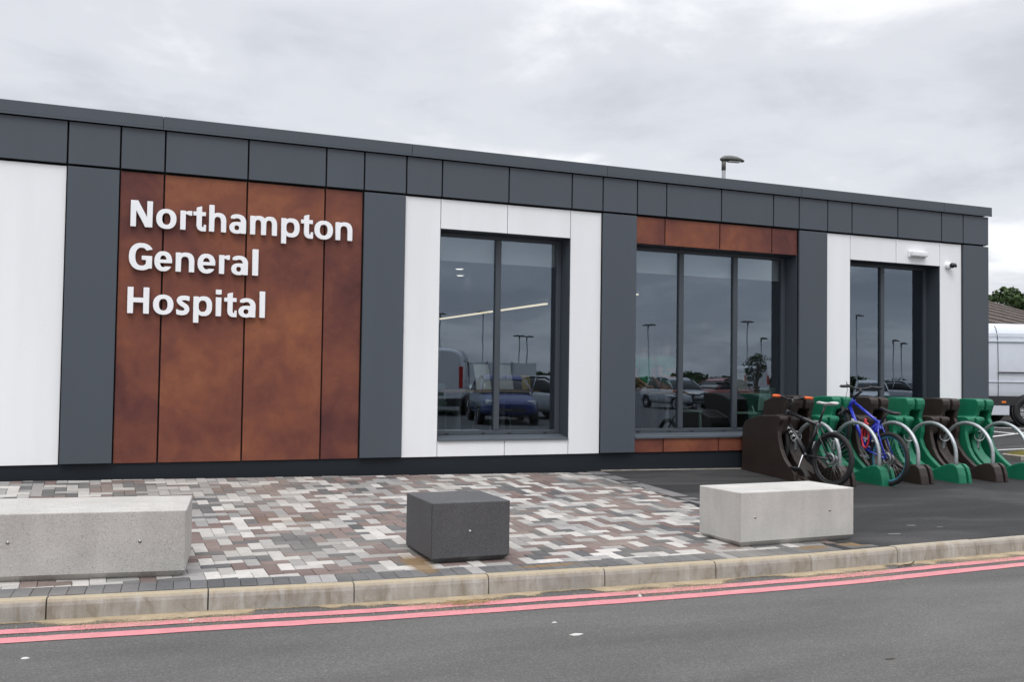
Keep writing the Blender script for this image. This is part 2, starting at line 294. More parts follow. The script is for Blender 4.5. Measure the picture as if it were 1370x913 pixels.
# ------------------------------------------------------------------ mesh helpers
class MB:
    """collects polygons for ONE mesh"""
    def __init__(s): s.v = []; s.f = []; s.m = []; s.sm = []
    def add(s, vs, fs, mi=0, smooth=False, M=None):
        o = len(s.v)
        for p in vs: s.v.append(tuple(M @ Vector(p)) if M is not None else tuple(p))
        for f in fs: s.f.append([i+o for i in f]); s.m.append(mi); s.sm.append(smooth)
    def box(s, x0, x1, y0, y1, z0, z1, mi=0, M=None, c=0.0):
        if c <= 0:
            s.add([(x0, y0, z0), (x1, y0, z0), (x1, y1, z0), (x0, y1, z0), (x0, y0, z1), (x1, y0, z1), (x1, y1, z1), (x0, y1, z1)],
                  [(0, 3, 2, 1), (4, 5, 6, 7), (0, 1, 5, 4), (1, 2, 6, 5), (2, 3, 7, 6), (3, 0, 4, 7)], mi, False, M); return
        b = bmesh.new(); bmesh.ops.create_cube(b, size=1)
        bmesh.ops.scale(b, vec=(x1-x0, y1-y0, z1-z0), verts=b.verts); bmesh.ops.translate(b, vec=((x0+x1)/2, (y0+y1)/2, (z0+z1)/2), verts=b.verts)
        bmesh.ops.bevel(b, geom=b.edges[:], offset=c, segments=2, affect='EDGES', profile=.6)
        b.verts.index_update(); s.add([v.co[:] for v in b.verts], [[v.index for v in f.verts] for f in b.faces], mi, False, M); b.free()
    def tube(s, pts, r, n=8, mi=0, M=None, closed=False, caps=True):
        pts = [Vector(p) for p in pts]; rs = r if isinstance(r, (list, tuple)) else [r]*len(pts)
        L = len(pts); vs = []; fs = []; up = None
        for i, p in enumerate(pts):
            if closed: d = (pts[(i+1) % L]-pts[i-1])
            else: d = pts[min(i+1, L-1)]-pts[max(i-1, 0)]
            d.normalize()
            if up is None:
                up = Vector((0, 0, 1)) if abs(d.z) < .9 else Vector((1, 0, 0))
            a = d.cross(up); 
            if a.length < 1e-5: a = d.orthogonal()
            a.normalize(); bb = a.cross(d).normalized(); up = bb
            for k in range(n):
                t = 2*math.pi*k/n; vs.append(p+(a*math.cos(t)+bb*math.sin(t))*rs[i])
        for i in range(L if closed else L-1):
            j = (i+1) % L
            for k in range(n): fs.append((i*n+k, i*n+(k+1) % n, j*n+(k+1) % n, j*n+k))
        if caps and not closed:
            fs.append(tuple(range(n))[::-1]); fs.append(tuple((L-1)*n+k for k in range(n)))
        s.add([tuple(v) for v in vs], fs, mi, True, M)
    def lathe(s, prof, n=24, axis='y', mi=0, M=None, closed=False):
        vs = []; fs = []; L = len(prof)
        for i in range(n):
            t = 2*math.pi*i/n
            for (r, h) in prof:
                p = (r*math.cos(t), h, r*math.sin(t)) if axis == 'y' else (r*math.cos(t), r*math.sin(t), h)
                vs.append(p)
        for i in range(n):
            j = (i+1) % n
            for k in range(L if closed else L-1):
                k2 = (k+1) % L
                f = (i*L+k, j*L+k, j*L+k2, i*L+k2)
                fs.append(f if axis == 'z' else f[::-1])
        s.add(vs, fs, mi, True, M)
    def prism(s, poly, a0, a1, axis='x', mi=0, M=None):
        n = len(poly); vs = []
        for a in (a0, a1):
            for (p, q) in poly:
                vs.append((a, p, q) if axis == 'x' else ((p, a, q) if axis == 'y' else (p, q, a)))
        fs = [tuple(range(n)), tuple(range(2*n-1, n-1, -1))]+[(i, i+n, (i+1) % n+n, (i+1) % n) for i in range(n)]
        s.add(vs, fs, mi, False, M)
    def mesh(s, name, mats, fix=True):
        me = bpy.data.meshes.new(name); me.from_pydata(s.v, [], s.f)
        for m in (mats if isinstance(mats, (list, tuple)) else [mats]): me.materials.append(MATS[m])
        me.polygons.foreach_set('material_index', s.m); me.polygons.foreach_set('use_smooth', s.sm)
        me.update()
        if fix:
            b = bmesh.new(); b.from_mesh(me); bmesh.ops.recalc_face_normals(b, faces=b.faces[:]); b.to_mesh(me); b.free()
        return me
    def build(s, name, mats, parent=None, fix=True):
        return link(name, s.mesh(name, mats, fix), parent)
def link(name, me, parent=None, mw=None):
    o = bpy.data.objects.new(name, me); COL.objects.link(o)
    if parent is not None: o.parent = parent
    if mw is not None: o.matrix_basis = mw
    return o
def tag(o, label=None, cat=None, group=None, kind=None):
    if label: o['label'] = label
    if cat: o['category'] = cat
    if group: o['group'] = group
    if kind: o['kind'] = kind
    return o
def thing(name, label, cat, M=None, group=None):
    o = bpy.data.objects.new(name, None); COL.objects.link(o); o.empty_display_size = .2
    if M is not None: o.matrix_world = M
    return tag(o, label, cat, group)
def at(x, y, z, rz=0.0, ry=0.0): return Matrix.Translation((x, y, z)) @ Matrix.Rotation(rz, 4, 'Z') @ Matrix.Rotation(ry, 4, 'Y')
def copy_tree(o, parent=None):
    c = o.copy(); COL.objects.link(c); c.parent = parent
    for ch in list(o.children): copy_tree(ch, c)
    return c
def bevel(o, w, seg=2, angle=30):
    b = bmesh.new(); b.from_mesh(o.data)
    es = [e for e in b.edges if len(e.link_faces) == 2 and e.calc_face_angle(0) > rad(angle)]
    bmesh.ops.bevel(b, geom=es, offset=w, segments=seg, affect='EDGES', profile=.5, clamp_overlap=True); b.to_mesh(o.data); b.free()
    return o

# ------------------------------------------------------------------ terrain
KB = [(-14, -2.6), (-8, -3.22), (-4, -3.70), (-2, -3.93), (-.447, -4.10), (.726, -4.215), (1.62, -4.315), (2.53, -4.375), (3.39, -4.43), (4.30, -4.462), (5.17, -4.472), (5.9, -4.44), (6.6, -4.41), (7.72, -4.37), (10, -4.26), (14, -4.0), (20, -3.4), (30, -2.0), (45, .5)]
def kerb_y(x):
    for (a, b), (c, d) in zip(KB, KB[1:]):
        if a <= x <= c: return b+(d-b)*(x-a)/(c-a)
    return KB[0][1] if x < KB[0][0] else KB[-1][1]
def zw(x): return .273-.0123*(max(-14, min(x, 14))+.3)
def Zg(x, y):
    k = kerb_y(x)
    z = zw(x)*min(1.0, max(0.0, (y-k)/(-k if k < -.5 else .5)))**1.3
    z += .0305*max(0.0, min(x, 32)-12.4)*min(1.0, max(0.0, (y+3.5)/3.5))
    return z
def sheet(name, xs, ys, zf, mat, yf=None):
    mb = MB(); nx, ny = len(xs), len(ys)
    for x in xs:
        for y in ys:
            yy = yf(x, y) if yf else y
            mb.v.append((x, yy, zf(x, yy)))
    for i in range(nx-1):
        for j in range(ny-1):
            mb.f.append([i*ny+j, (i+1)*ny+j, (i+1)*ny+j+1, i*ny+j+1]); mb.m.append(0); mb.sm.append(True)
    return tag(mb.build(name, mat, fix=False), kind='structure')
def lin(a, b, n): return [a+(b-a)*i/(n-1) for i in range(n)]
ROAD_Z = -.13
sheet('ground', [-900, 900], [-900, 900], lambda x, y: -.35, 'ground_soil')
road = sheet('road', lin(-60, 90, 16), [-11.4, -8, -3.0], lambda x, y: ROAD_Z, 'road_asphalt', lambda x, y: y if y < -4 else kerb_y(x)+.05)
sheet('car_park', [-120, 160], [-160, -11.4], lambda x, y: -.12, 'car_park_tarmac')
EDGE_X0, EDGE_X1 = 5.80, 6.05      # right edge of the paving at the wall / at the kerb
def edge_x(y): return EDGE_X0+(EDGE_X1-EDGE_X0)*(-y/4.4)
yard = sheet('tarmac_yard', [5.6+.4*i for i in range(18)]+lin(13, 33, 21)+[50, 80], [0, .12, .25, .4, .55, .7, .85, 1.0, 1.6, 2.4, 3.4, 5, 8, 14, 40], Zg, 'new_tarmac',
             lambda x, y: kerb_y(x)*(1-y) if y <= 1 else (y-1)*1.6)
pave = sheet('paving', lin(-8, 6.04, 36), lin(0, 1, 9), lambda x, y: Zg(x, y)-.012, 'joint_sand', lambda x, y: kerb_y(x)*(1-y))

# herringbone paving blocks
def clip(poly, nrm, d):
    outp = []
    for i in range(len(poly)):
        a, b = poly[i-1], poly[i]; da = a[0]*nrm[0]+a[1]*nrm[1]-d; db = b[0]*nrm[0]+b[1]*nrm[1]-d
        if (da < 0) != (db < 0):
            t = da/(da-db); outp.append((a[0]+(b[0]-a[0])*t, a[1]+(b[1]-a[1])*t))
        if db < 0: outp.append(b)
    return outp
def parea(p): return abs(sum(p[i-1][0]*p[i][1]-p[i][0]*p[i-1][1] for i in range(len(p))))/2
blocks = []          # (polygon, material)
COURSE = .215
wts = [.26, .23, .33, .18]
prev = [0]
def pick():
    if random.random() < .14: return prev[0]
    prev[0] = random.choices(range(4), wts)[0]; return prev[0]
for a in range(-75, 62):
    for b_ in range(-48, 2):
        k = (a-b_) % 4
        if k == 0: r = (a, a+2, b_, b_+1)
        elif k == 2: r = (a, a+1, b_-1, b_+1)
        else: continue
        x0, x1, y0, y1 = (q*.1 for q in r)
        poly = [(x0+.04, y0+.02), (x1+.04, y0+.02), (x1+.04, y1+.02), (x0+.04, y1+.02)]
        xm = (x0+x1)/2
        # inside the kerb course, wall course and the right-hand course
        kx = xm; s_ = (kerb_y(kx+.3)-kerb_y(kx-.3))/.6
        poly = clip(poly, (s_, -1), s_*kx-(kerb_y(kx)+.012+COURSE))
        if poly: poly = clip(poly, (0, 1), -.055)
        if poly: poly = clip(poly, (4.4, .25), 4.4*EDGE_X0-4.4*.21)
        if len(poly) >= 3 and parea(poly) > .0012: blocks.append((poly, pick()))
x = -7.6                                     # header course along the kerb
while x < 6.0:
    s_ = (kerb_y(x+.06)-kerb_y(x-.04))/.1; L = .1015
    y0 = kerb_y(x)+.014; x1 = x+L; y1 = kerb_y(x1)+.014
    poly = clip([(x, y0), (x1, y1), (x1-s_*COURSE*.9, y1+COURSE-.004), (x-s_*COURSE*.9, y0+COURSE-.004)], (4.4, .25), 4.4*EDGE_X0)
    if len(poly) >= 3 and parea(poly) > .002: blocks.append((poly, 3 if random.random() < .93 else 1))
    x = x1
y = -4.2                                     # header course along the right edge
while y < -.06:
    xe = edge_x(y); blocks.append(([(xe-.205, y), (xe, y), (edge_x(y+.1), y+.1), (edge_x(y+.1)-.205, y+.1)], 4)); y += .1015
def block_mesh(mb, poly, mi, lift, o=(0, 0, 0), tilt=(0, 0)):
    n = len(poly); cx = sum(p[0] for p in poly)/n; cy = sum(p[1] for p in poly)/n
    def ins(p, d):
        v = Vector((p[0]-cx, p[1]-cy)); l = v.length; v *= max(0, (l-d*1.3)/l) if l > 1e-6 else 0
        return (cx+v.x, cy+v.y)
    g, c = .0018, .005
    p1 = [ins(p, g) for p in poly]; p2 = [ins(p, g+c) for p in poly]
    zt = lambda p: Zg(*p)+lift+tilt[0]*(p[0]-cx)+tilt[1]*(p[1]-cy)
    vs = [(p[0]-o[0], p[1]-o[1], zt(p)-.035-o[2]) for p in p1]+[(p[0]-o[0], p[1]-o[1], zt(p)-.0035-o[2]) for p in p1]+[(p[0]-o[0], p[1]-o[1], zt(p)-o[2]) for p in p2]
    fs = [tuple(range(2*n, 3*n))]
    for i in range(n):
        j = (i+1) % n; fs += [(i, j, n+j, n+i), (n+i, n+j, 2*n+j, 2*n+i)]
    if parea(poly) > 0 and sum(poly[i-1][0]*poly[i][1]-poly[i][0]*poly[i-1][1] for i in range(n)) < 0: fs = [f[::-1] for f in fs]
    mb.add(vs, fs, mi)
SEATBOX = [(0, 251, 664, 780), (541, 684, 656, 754), (933, 1143, 643, 733)]
rank = []
for i, (p, m) in enumerate(blocks):
    cx = sum(q[0] for q in p)/len(p); cy = sum(q[1] for q in p)/len(p)
    u, v, d = project((cx, cy, Zg(cx, cy)))
    vis = 5 < u < 1365 and not any(a < u < b and c < v < e for a, b, c, e in SEATBOX)
    rank.append((parea(p)/d**3 if vis else 0, i))
rank.sort(reverse=True); own = {i for s, i in rank[:300]}
rest = MB()
for i, (p, m) in enumerate(blocks):
    lift = random.uniform(-.0015, .0025); tl = (random.uniform(-.012, .012), random.uniform(-.012, .012))
    if i in own:
        cx = sum(q[0] for q in p)/len(p); cy = sum(q[1] for q in p)/len(p); cz = Zg(cx, cy)
        mb = MB(); block_mesh(mb, p, 0, lift, (cx, cy, cz), tl); o = mb.build('paver', PAV[m].name, pave, False); o.location = (cx, cy, cz)
    else: block_mesh(rest, p, m, lift, (0, 0, 0), tl)
o = rest.build('paver_field', [m.name for m in PAV], pave, False); o['kind'] = 'stuff'

# kerb
kerb = bpy.data.objects.new('kerb', None); COL.objects.link(kerb); kerb['kind'] = 'structure'
def kerb_stone(x0, x1):
    n = 6; prof = [(.004, -.30), (.004, -.002), (-.062, .002), (-.076, -.004), (-.086, -.018), (-.092, -.04), (-.100, -.30)]
    mb = MB(); dz = random.uniform(-.003, .003); dy = random.uniform(-.004, .004)
    xm = (x0+x1)/2; ym = kerb_y(xm)
    for i in range(n):
        x = x0+.004+(x1-x0-.008)*i/(n-1); s_ = (kerb_y(x+.2)-kerb_y(x-.2))/.4; ln = math.hypot(1, s_)
        for (q, z) in prof: mb.v.append((x-s_/ln*q-xm, kerb_y(x)+q/ln+dy-ym, z+dz))
    L = len(prof)
    for i in range(n-1):
        for k in range(L-1): mb.f.append([i*L+k, (i+1)*L+k, (i+1)*L+k+1, i*L+k+1]); mb.m.append(0); mb.sm.append(False)
    mb.f += [list(range(L)), [(n-1)*L+k for k in range(L)][::-1]]; mb.m += [0, 0]; mb.sm += [False, False]
    o = mb.build('kerb_stone', 'kerb_concrete', kerb); o.location = (xm, ym, 0)
joints = [-7.5, -6.58, -5.67, -4.75, -3.84, -2.92, -2.0, -1.1, -.185, .726, 1.62, 2.53, 3.39, 4.30, 5.17]
for a, b_ in zip(joints, joints[1:]): kerb_stone(a, b_)
x = 5.17
while x < 16: kerb_stone(x, x+.915); x += .915
mb = MB(); xs = lin(-7.5, 16, 60)            # concrete haunch that closes the gap behind the stones
for x in xs: mb.v += [(x, kerb_y(x)+.02, -.006), (x, kerb_y(x)-.06, -.012), (x, kerb_y(x)-.08, -.4)]
for i in range(59):
    for k in range(2): mb.f.append([i*3+k, i*3+3+k, i*3+4+k, i*3+1+k]); mb.m.append(0); mb.sm.append(False)
mb.build('kerb_bed', 'seam_dark', kerb)

# road markings: the double red line
def ribbon(name, off0, off1, z, mat, x0, x1, n, parent=road, jit=.004):
    mb = MB()
    for i in range(n):
        x = x0+(x1-x0)*i/(n-1); ky = kerb_y(x)
        for k, of in enumerate(lin(off0, off1, 3)): mb.v.append((x, ky-of+random.uniform(-jit, jit)*(k != 1), z))
    for i in range(n-1):
        for k in range(2): mb.f.append([i*3+k, i*3+k+1, i*3+4+k, i*3+3+k]); mb.m.append(0); mb.sm.append(False)
    return mb.build(name, mat, parent)
ribbon('red_line', .255, .362, ROAD_Z+.004, 'red_line_paint', -8, 30, 300)
ribbon('red_line', .447, .562, ROAD_Z+.004, 'red_line_paint', -8, 30, 300)

# sand blown along the kerb: an uneven film with ragged edge and loose grains
rng = np.random.RandomState(3)
def sand_width(x):
    w = .055+.03*math.sin(x*1.7+.6)+.05*math.sin(x*3.9)+.035*math.sin(x*9.1+1)+.02*math.sin(x*23)
    for c, a, s in ((-.05, .05, .2), (.75, .06, .3), (2.35, .13, .4), (3.9, .11, .3), (5.6, .12, .6), (7.6, .07, .9), (-.9, -.05, .3), (4.75, -.08, .25), (1.25, -.05, .25)):
        w += a*math.exp(-((x-c)/s)**2)
    return max(.012, w)
mb = MB(); xs = np.arange(-3.0, 12.0, .02); cov = []
for x in xs:
    w = min(sand_width(x)*2.2, .20); ky = kerb_y(x)-.088
    for q, c in ((-.012, 1.15), (.2, 1.0), (.45, .72), (.72, .40), (1.0, 0.0)):
        mb.v.append((x, ky-w*max(q, 0)-min(q, 0)*-1*0+(.012 if q < 0 else 0), ROAD_Z+(.010 if q < 0 else .0055 if q < .9 else .0052))); cov.append(c)
for i in range(len(xs)-1):
    for k in range(4): mb.f.append([i*5+k, i*5+k+1, i*5+6+k, i*5+5+k]); mb.m.append(0); mb.sm.append(True)
me = mb.mesh('sand', 'sand_film', False); at_ = me.attributes.new('cover', 'FLOAT', 'POINT'); at_.data.foreach_set('value', cov)
tag(link('sand_film', me), 'thin film of pale sand along the foot of the kerb', 'sand', kind='stuff')
mb = MB()
for i in range(34000):
    x = rng.uniform(-1.4, 9); w = sand_width(x); of = .09+w*(.55+abs(rng.randn())*.75)
    if i % 6 == 0: of = .09+rng.uniform(0, .5)*(.4+.6*math.exp(-((x-2.6)/1.6)**2)+.5*math.exp(-((x+.2)/.3)**2)+.6*math.exp(-((x-5.8)/.8)**2))
    y = kerb_y(x)-of; s = rng.uniform(.0015, .0038)*(1.5 if i % 40 == 0 else 1); z = ROAD_Z+.003+(.004 if .26 < of < .56 else 0)
    a = rng.uniform(0, 6.28); c_, s_ = math.cos(a)*s, math.sin(a)*s
    mb.add([(x+c_, y+s_, z), (x-s_, y+c_, z), (x-c_*.8, y-s_*.9, z), (x+.2*s, y, z+s*1.1)], [(0, 1, 3), (1, 2, 3), (2, 0, 3)])
tag(mb.build('sand', 'dry_sand', fix=False), 'pale sand drifted along the foot of the kerb', 'sand', kind='stuff')
mb = MB()                                    # a tuft of straw-coloured debris on the upper red line
for i in range(160):
    x = 2.27+rng.randn()*.09; y = -4.64+rng.randn()*.028+(x-2.27)*-.1; a = rng.uniform(-.7, .7); l = rng.uniform(.02, .06)
    mb.tube([(x, y, ROAD_Z+.006+rng.uniform(0, .012)), (x+math.cos(a)*l, y+math.sin(a)*l, ROAD_Z+.006+rng.uniform(0, .015))], .0013, 3)
tag(mb.build('straw_debris', 'dry_straw'), 'small heap of straw-like debris on the upper red line', 'debris')
def litter(x, y, z, r, label, mat='pale_litter', el=2.0, h=.004):
    mb = MB(); n = 9; pts = [(x+math.cos(6.283*i/n)*r*el*(1+.25*rng.randn()*.5), y+math.sin(6.283*i/n)*r*(1+.2*rng.randn()*.5)) for i in range(n)]
    mb.v = [(p[0], p[1], z) for p in pts]+[(x+(p[0]-x)*.6, y+(p[1]-y)*.6, z+h) for p in pts]
    mb.f = [[i, (i+1) % n, n+(i+1) % n, n+i] for i in range(n)]+[list(range(n, 2*n))]; mb.m = [0]*(n+1); mb.sm = [False]*(n+1)
    tag(mb.build('litter', mat), label, 'litter', 'bits of litter on the tarmac')
rz = ROAD_Z+.001
litter(2.621, -5.571, rz, .020, 'pale flat scrap on the road below the dark cube seat', el=2.2)
litter(2.626, -5.282, rz, .010, 'tiny pale crumb on the road just above the flat scrap', el=1.6)
litter(-.262, -5.004, rz, .016, 'white speck on the road at the left edge', el=1.5)
litter(3.977, -6.602, rz, .012, 'dark twig scrap on the road towards the lower right', 'twig', 3.5)
litter(3.47, -4.86, rz+.004, .016, 'white crumb lying between the two red lines', el=1.0, h=.012)
litter(.60, -4.50, rz+.004, .014, 'white crumb in the sand at the left of the kerb', el=1.6)
def yz(x, y): return Zg(x, y)+.001
for x, y, r, e, l in ((6.55, -4.02, .035, 2.2, 'pale smear on the dark tarmac just behind the kerb'), (7.05, -3.72, .03, 1.8, 'white scuff on the dark tarmac farther along the kerb'), (7.25, -3.86, .016, 2.5, 'small white scuff beside the larger scuff on dark tarmac')):
    litter(x, y, yz(x, y)+.003, r, l, 'scuff_grey', e, .001)
mb = MB(); mb.tube([(5.93, -4.685, ROAD_Z+.012), (6.03, -4.64, ROAD_Z+.016), (6.14, -4.615, ROAD_Z+.012), (6.24, -4.55, ROAD_Z+.014)], .004, 5); mb.tube([(6.03, -4.64, ROAD_Z+.016), (6.09, -4.67, ROAD_Z+.011)], .003, 5)
tag(mb.build('twig', 'twig'), 'thin dark twig in the sand by the kerb right of the long seat', 'twig')

# ------------------------------------------------------------------ block seats
def seat(label, x, y, z, rz, w, d, h, mat, bolts, cham=.05, grp='stone block seats along the kerb'):
    o = thing('block_seat', label, 'block seat', at(x, y, z, rz), grp)
    mb = MB(); c = .008
    rings = [(cham, -.12), (cham, .004), (.0, cham+.004), (0, h-c), (c*.3, h-c*.3), (c, h)]
    vs = []
    for q, zq in rings: vs += [(q, q, zq), (w-q, q, zq), (w-q, d-q, zq), (q, d-q, zq)]
    fs = [(len(vs)-4, len(vs)-3, len(vs)-2, len(vs)-1)]
    for i in range(len(rings)-1):
        for k in range(4): fs.append((i*4+k, i*4+(k+1) % 4, i*4+4+(k+1) % 4, i*4+4+k))
    mb.add(vs, fs); b = mb.build('body', mat, o)
    bm = bmesh.new(); bm.from_mesh(b.data)
    bmesh.ops.bevel(bm, geom=[e for e in bm.edges if abs(e.verts[0].co.z-e.verts[1].co.z) > .2], offset=.007, segments=2, affect='EDGES'); bm.to_mesh(b.data); bm.free()
    for bx, bz in bolts:
        mb = MB(); mb.lathe([(0, -.008), (.004, -.0075), (.0075, -.005), (.009, -.001), (.0115, -.0008), (.012, .002)], 14, 'y')
        q = mb.build('bolt', 'stainless', o); q.location = (bx, 0, bz)
seat('long pale concrete block seat cut off by the left edge', -1.25, -3.615-.0, .0, -.1405+.003, 1.885, .79, .447, 'pale_concrete', [(.36, .27), (.82, .265), (1.60, .25)])
seat('dark speckled cube seat in the middle of the paving', 2.262, -4.017, -.002, -.021, .60, .644, .447, 'dark_terrazzo', [(.292, .235)], .05)
seat('pale concrete block seat at the right end of the paving', 4.815, -4.144, -.002, .023, 1.19, .554, .449, 'cream_concrete', [(.15, .245), (.925, .27)])

# ------------------------------------------------------------------ the hospital building
BX0, PA, PB, PC = -.249, .4896, .4284, .8369
PER = PA+2*PB+2*PC
Z_BASE, Z_BAND, Z_GAP, Z_TOP = .415, 3.397, 3.832, 3.975
BAND_Y, PAN_Y = 0.0, .034          # grey columns and band stand proud of the white and rust panels
J = .0085                          # half joint
X_END = BX0+4*PER+PA+.03
bld = thing('hospital_building', 'single-storey grey hospital building with white and rust-brown cladding', 'building', at(0, 0, 0))
def panel(x0, x1, y, z0, z1, mat, jl=J, jr=J, jb=J, jt=J, th=.03):
    mb = MB(); a, b_, c, e = x0+jl, x1-jr, z0+jb, z1-jt; cx, cz = (a+b_)/2, (c+e)/2
    mb.box(a-cx, b_-cx, 0, th, c-cz, e-cz)
    o = mb.build('cladding_panel', mat, bld); o.location = (cx, y, cz); bevel(o, .0025, 1); o['tone'] = ((b_-a > .6)*.075-.035+random.uniform(-.02, .02)); return o
cols = [BX0+k*PER for k in range(-2, 5)]
jx = []
for k in range(-2, 5):
    x = BX0+k*PER
    for w in (PA, PB, PC, PC, PB): jx.append((x, x+w)); x += w
jx = [j for j in jx if j[0] < BX0+4*PER+PA-.01]; jx[-1] = (jx[-1][0], X_END)
jx = [j for j in jx if not (-1.6 < j[0] < BX0-.05)]+[(BX0-PB-PC, BX0)]      # the wide panel at the left edge has no joint
for a, b_ in jx: panel(a, b_, BAND_Y, Z_BAND, Z_GAP, 'grey_panel', jt=.0, jb=.012)
for c in cols: panel(c, c+PA if c < 11 else X_END, BAND_Y, Z_BASE+.006, Z_BAND, 'grey_panel', jl=.006, jr=.006, jb=0, jt=.012)
PT = Z_BAND-.006
def bay_x(k): x = BX0+k*PER+PA; return [x, x+PB, x+PB+PC, x+PB+2*PC, x+2*PB+2*PC]
WZ0, WZ1 = .615, 3.045
def solid_bay(k, mat, jj=J, merge=False):
    xs = bay_x(k)
    if merge: xs = [xs[0], xs[0]+1.3, xs[4]]
    for a, b_ in zip(xs, xs[1:]): panel(a, b_, PAN_Y, Z_BASE, PT, mat, jj, jj, 0, .004)
def window_bay(k, mat, wide):
    xs = bay_x(k)
    for i, (a, b_) in enumerate(zip(xs, xs[1:])):
        if not wide and i in (0, 3): panel(a, b_, PAN_Y, Z_BASE, PT, mat, .004, .004, 0, .004)
        else:
            q = J*.9 if wide else .004
            panel(a, b_, PAN_Y, WZ1, PT, mat, q, q, 0, .004); panel(a, b_, PAN_Y, Z_BASE, WZ0-.02, mat, q, q, 0, .0)
solid_bay(-2, 'rust_panel'); solid_bay(-1, 'white_panel', .005, True); solid_bay(0, 'rust_panel')
window_bay(1, 'white_panel', False); window_bay(2, 'rust_panel', True); window_bay(3, 'white_panel', False)
# copings
cx = [-9.0, -6.2, -3.0, 0.64, 3.31, 5.83, 8.82, 11.42, X_END+.03]
for a, b_ in zip(cx, cx[1:]):
    mb = MB(); mb.box(a+.002, b_-.002, -.035, .50, Z_GAP+.028, Z_TOP, c=.004); mb.box(a+.002, b_-.002, -.035, -.030, Z_GAP+.006, Z_GAP+.0285)
    mb.build('coping', 'grey_panel', bld)
# walls behind the cladding, with the window openings left out
openings = []
for k, wide in ((1, 0), (2, 1), (3, 0)):
    xs = bay_x(k); openings.append((xs[0]+.01 if wide else xs[1]+.004, xs[4]-.01 if wide else xs[3]-.004))
mb = MB(); XW0 = -9.0; YB = .084; YI = .44
def wallbox(a, b_, z0, z1): mb.box(a, b_, YB, YI, z0, z1)
prevx = XW0
for a, b_ in openings:
    wallbox(prevx, a-.012, .1, 3.86); wallbox(a-.012, b_+.012, .1, WZ0-.03); wallbox(a-.012, b_+.012, WZ1+.012, 3.86); prevx = b_+.012
wallbox(prevx, X_END-.02, .1, 3.86)
mb.build('backing_wall', 'dark_backing', bld)
mb = MB(); mb.box(XW0, X_END-.05, .055, .083, -.3, Z_BASE+.02); mb.build('plinth', 'plinth_grey', bld)
mb = MB(); mb.box(X_END-.05, X_END-.02, .086, 11.0, -.3, 3.83); mb.box(XW0, X_END-.02, 11.0, 11.2, -.3, 3.83); mb.box(XW0-.03, XW0, .086, 11.0, -.3, 3.83); mb.build('outer_wall', 'grey_panel', bld)
y = .04
while y < 11:
    mb = MB(); mb.box(X_END-.018, X_END, y, y+1.18, Z_BASE, Z_BAND-.03); mb.build('cladding_panel', 'grey_panel', bld)
    mb = MB(); mb.box(X_END-.018, X_END, y, y+1.18, Z_BAND+.01, Z_GAP); mb.build('cladding_panel', 'grey_panel', bld); y += 1.195
mb = MB(); mb.box(XW0, X_END-.02, .5, 11.2, 3.83, 3.9); mb.build('roof', 'membrane', bld)
mb = MB(); mb.box(XW0, X_END-.06, .445, 10.9, .25, .42); mb.build('interior_floor', 'interior_floor', bld)
mb = MB(); mb.box(XW0, X_END-.06, .445, 10.9, 3.2, 3.25); mb.build('ceiling', 'interior_white', bld)
mb = MB(); mb.box(1.6, 6.4, 7.6, 7.7, .421, 3.199); mb.box(6.4, 9.6, 4.2, 4.3, .421, 3.199); mb.box(6.4, 6.5, 4.3, 7.6, .421, 3.199); mb.box(9.3, 9.4, .45, 4.2, .421, 3.199); mb.box(1.5, 1.6, .45, 7.6, .421, 3.199); mb.box(9.4, X_END-.06, 3.0, 3.1, .421, 3.199); mb.build('partition', 'interior_wall', bld)
for (a, b_) in ((7.35, 8.25), (8.55, 9.2)):
    mb = MB(); mb.box(a, b_, 4.155, 4.195, .422, 2.5); d = mb.build('interior_door', 'door_pale', bld)
    mb = MB(); mb.box(a+.12, b_-.12, 4.148, 4.154, 1.5, 2.3); mb.build('door_glazing', 'interior_white', d)
# windows
def window(x0, x1, mulls, blind=True):
    w = MB(); t = .06; yf, yb = .270, .335; Y0 = PAN_Y+.006
    # reveal linings and the sill
    w.box(x0-.010, x0, Y0, .43, WZ0-.012, WZ1+.010); w.box(x1, x1+.010, Y0, .43, WZ0-.012, WZ1+.010); w.box(x0, x1, Y0, .43, WZ1, WZ1+.010)
    o = w.build('window', 'frame_grey', bld)
    s = MB(); s.prism([(.012, WZ0-.026), (.012, WZ0-.004), (.262, WZ0+.032), (.42, WZ0+.034), (.42, WZ0-.026)], x0+.002, x1-.002, 'x'); s.build('sill', 'sill_grey', o)
    fr = MB(); zb, zt = WZ0+.034, WZ1-.001
    fr.box(x0+.001, x0+t, yf, yb, zb, zt); fr.box(x1-t, x1-.001, yf, yb, zb, zt); fr.box(x0+t, x1-t, yf, yb, zt-.05, zt); fr.box(x0+t, x1-t, yf, yb, zb, zb+.05)
    bevel(fr.build('frame', 'frame_grey', o), .004, 1)
    for m in mulls:
        q = MB(); q.box(m-.036, m+.036, yf-.004, yb+.01, zb+.05, zt-.05); bevel(q.build('mullion', 'frame_grey', o), .004, 1)
    ed = [x0+t]+[v for m in mulls for v in (m-.036, m+.036)]+[x1-t]
    for a, b_ in zip(ed[::2], ed[1::2]):
        q = MB(); q.box(a-.01, b_+.01, 0.298, .304, zb+.042, zt-.042); q.build('pane', 'window_glass', o)
    if blind:
        q = MB(); q.box(x0+.03, x1-.03, .375, .381, 2.735, zt-.03); q.box(x0+.03, x1-.03, .370, .386, 2.715, 2.735, c=.003); q.build('roller_blind', 'interior_white', o)
    for i in range(len(ed)//2):
        for fx in (.18, .82):
            q = MB(); xx = ed[2*i]+(ed[2*i+1]-ed[2*i])*fx; q.box(xx-.022, xx+.022, 0.262, .271, zb+.008, zb+.02); q.build('drain_cap', 'dark_backing', o)
window(*openings[0], [4.515]); window(*openings[1], [7.115, 7.97]); window(*openings[2], [10.54], False)
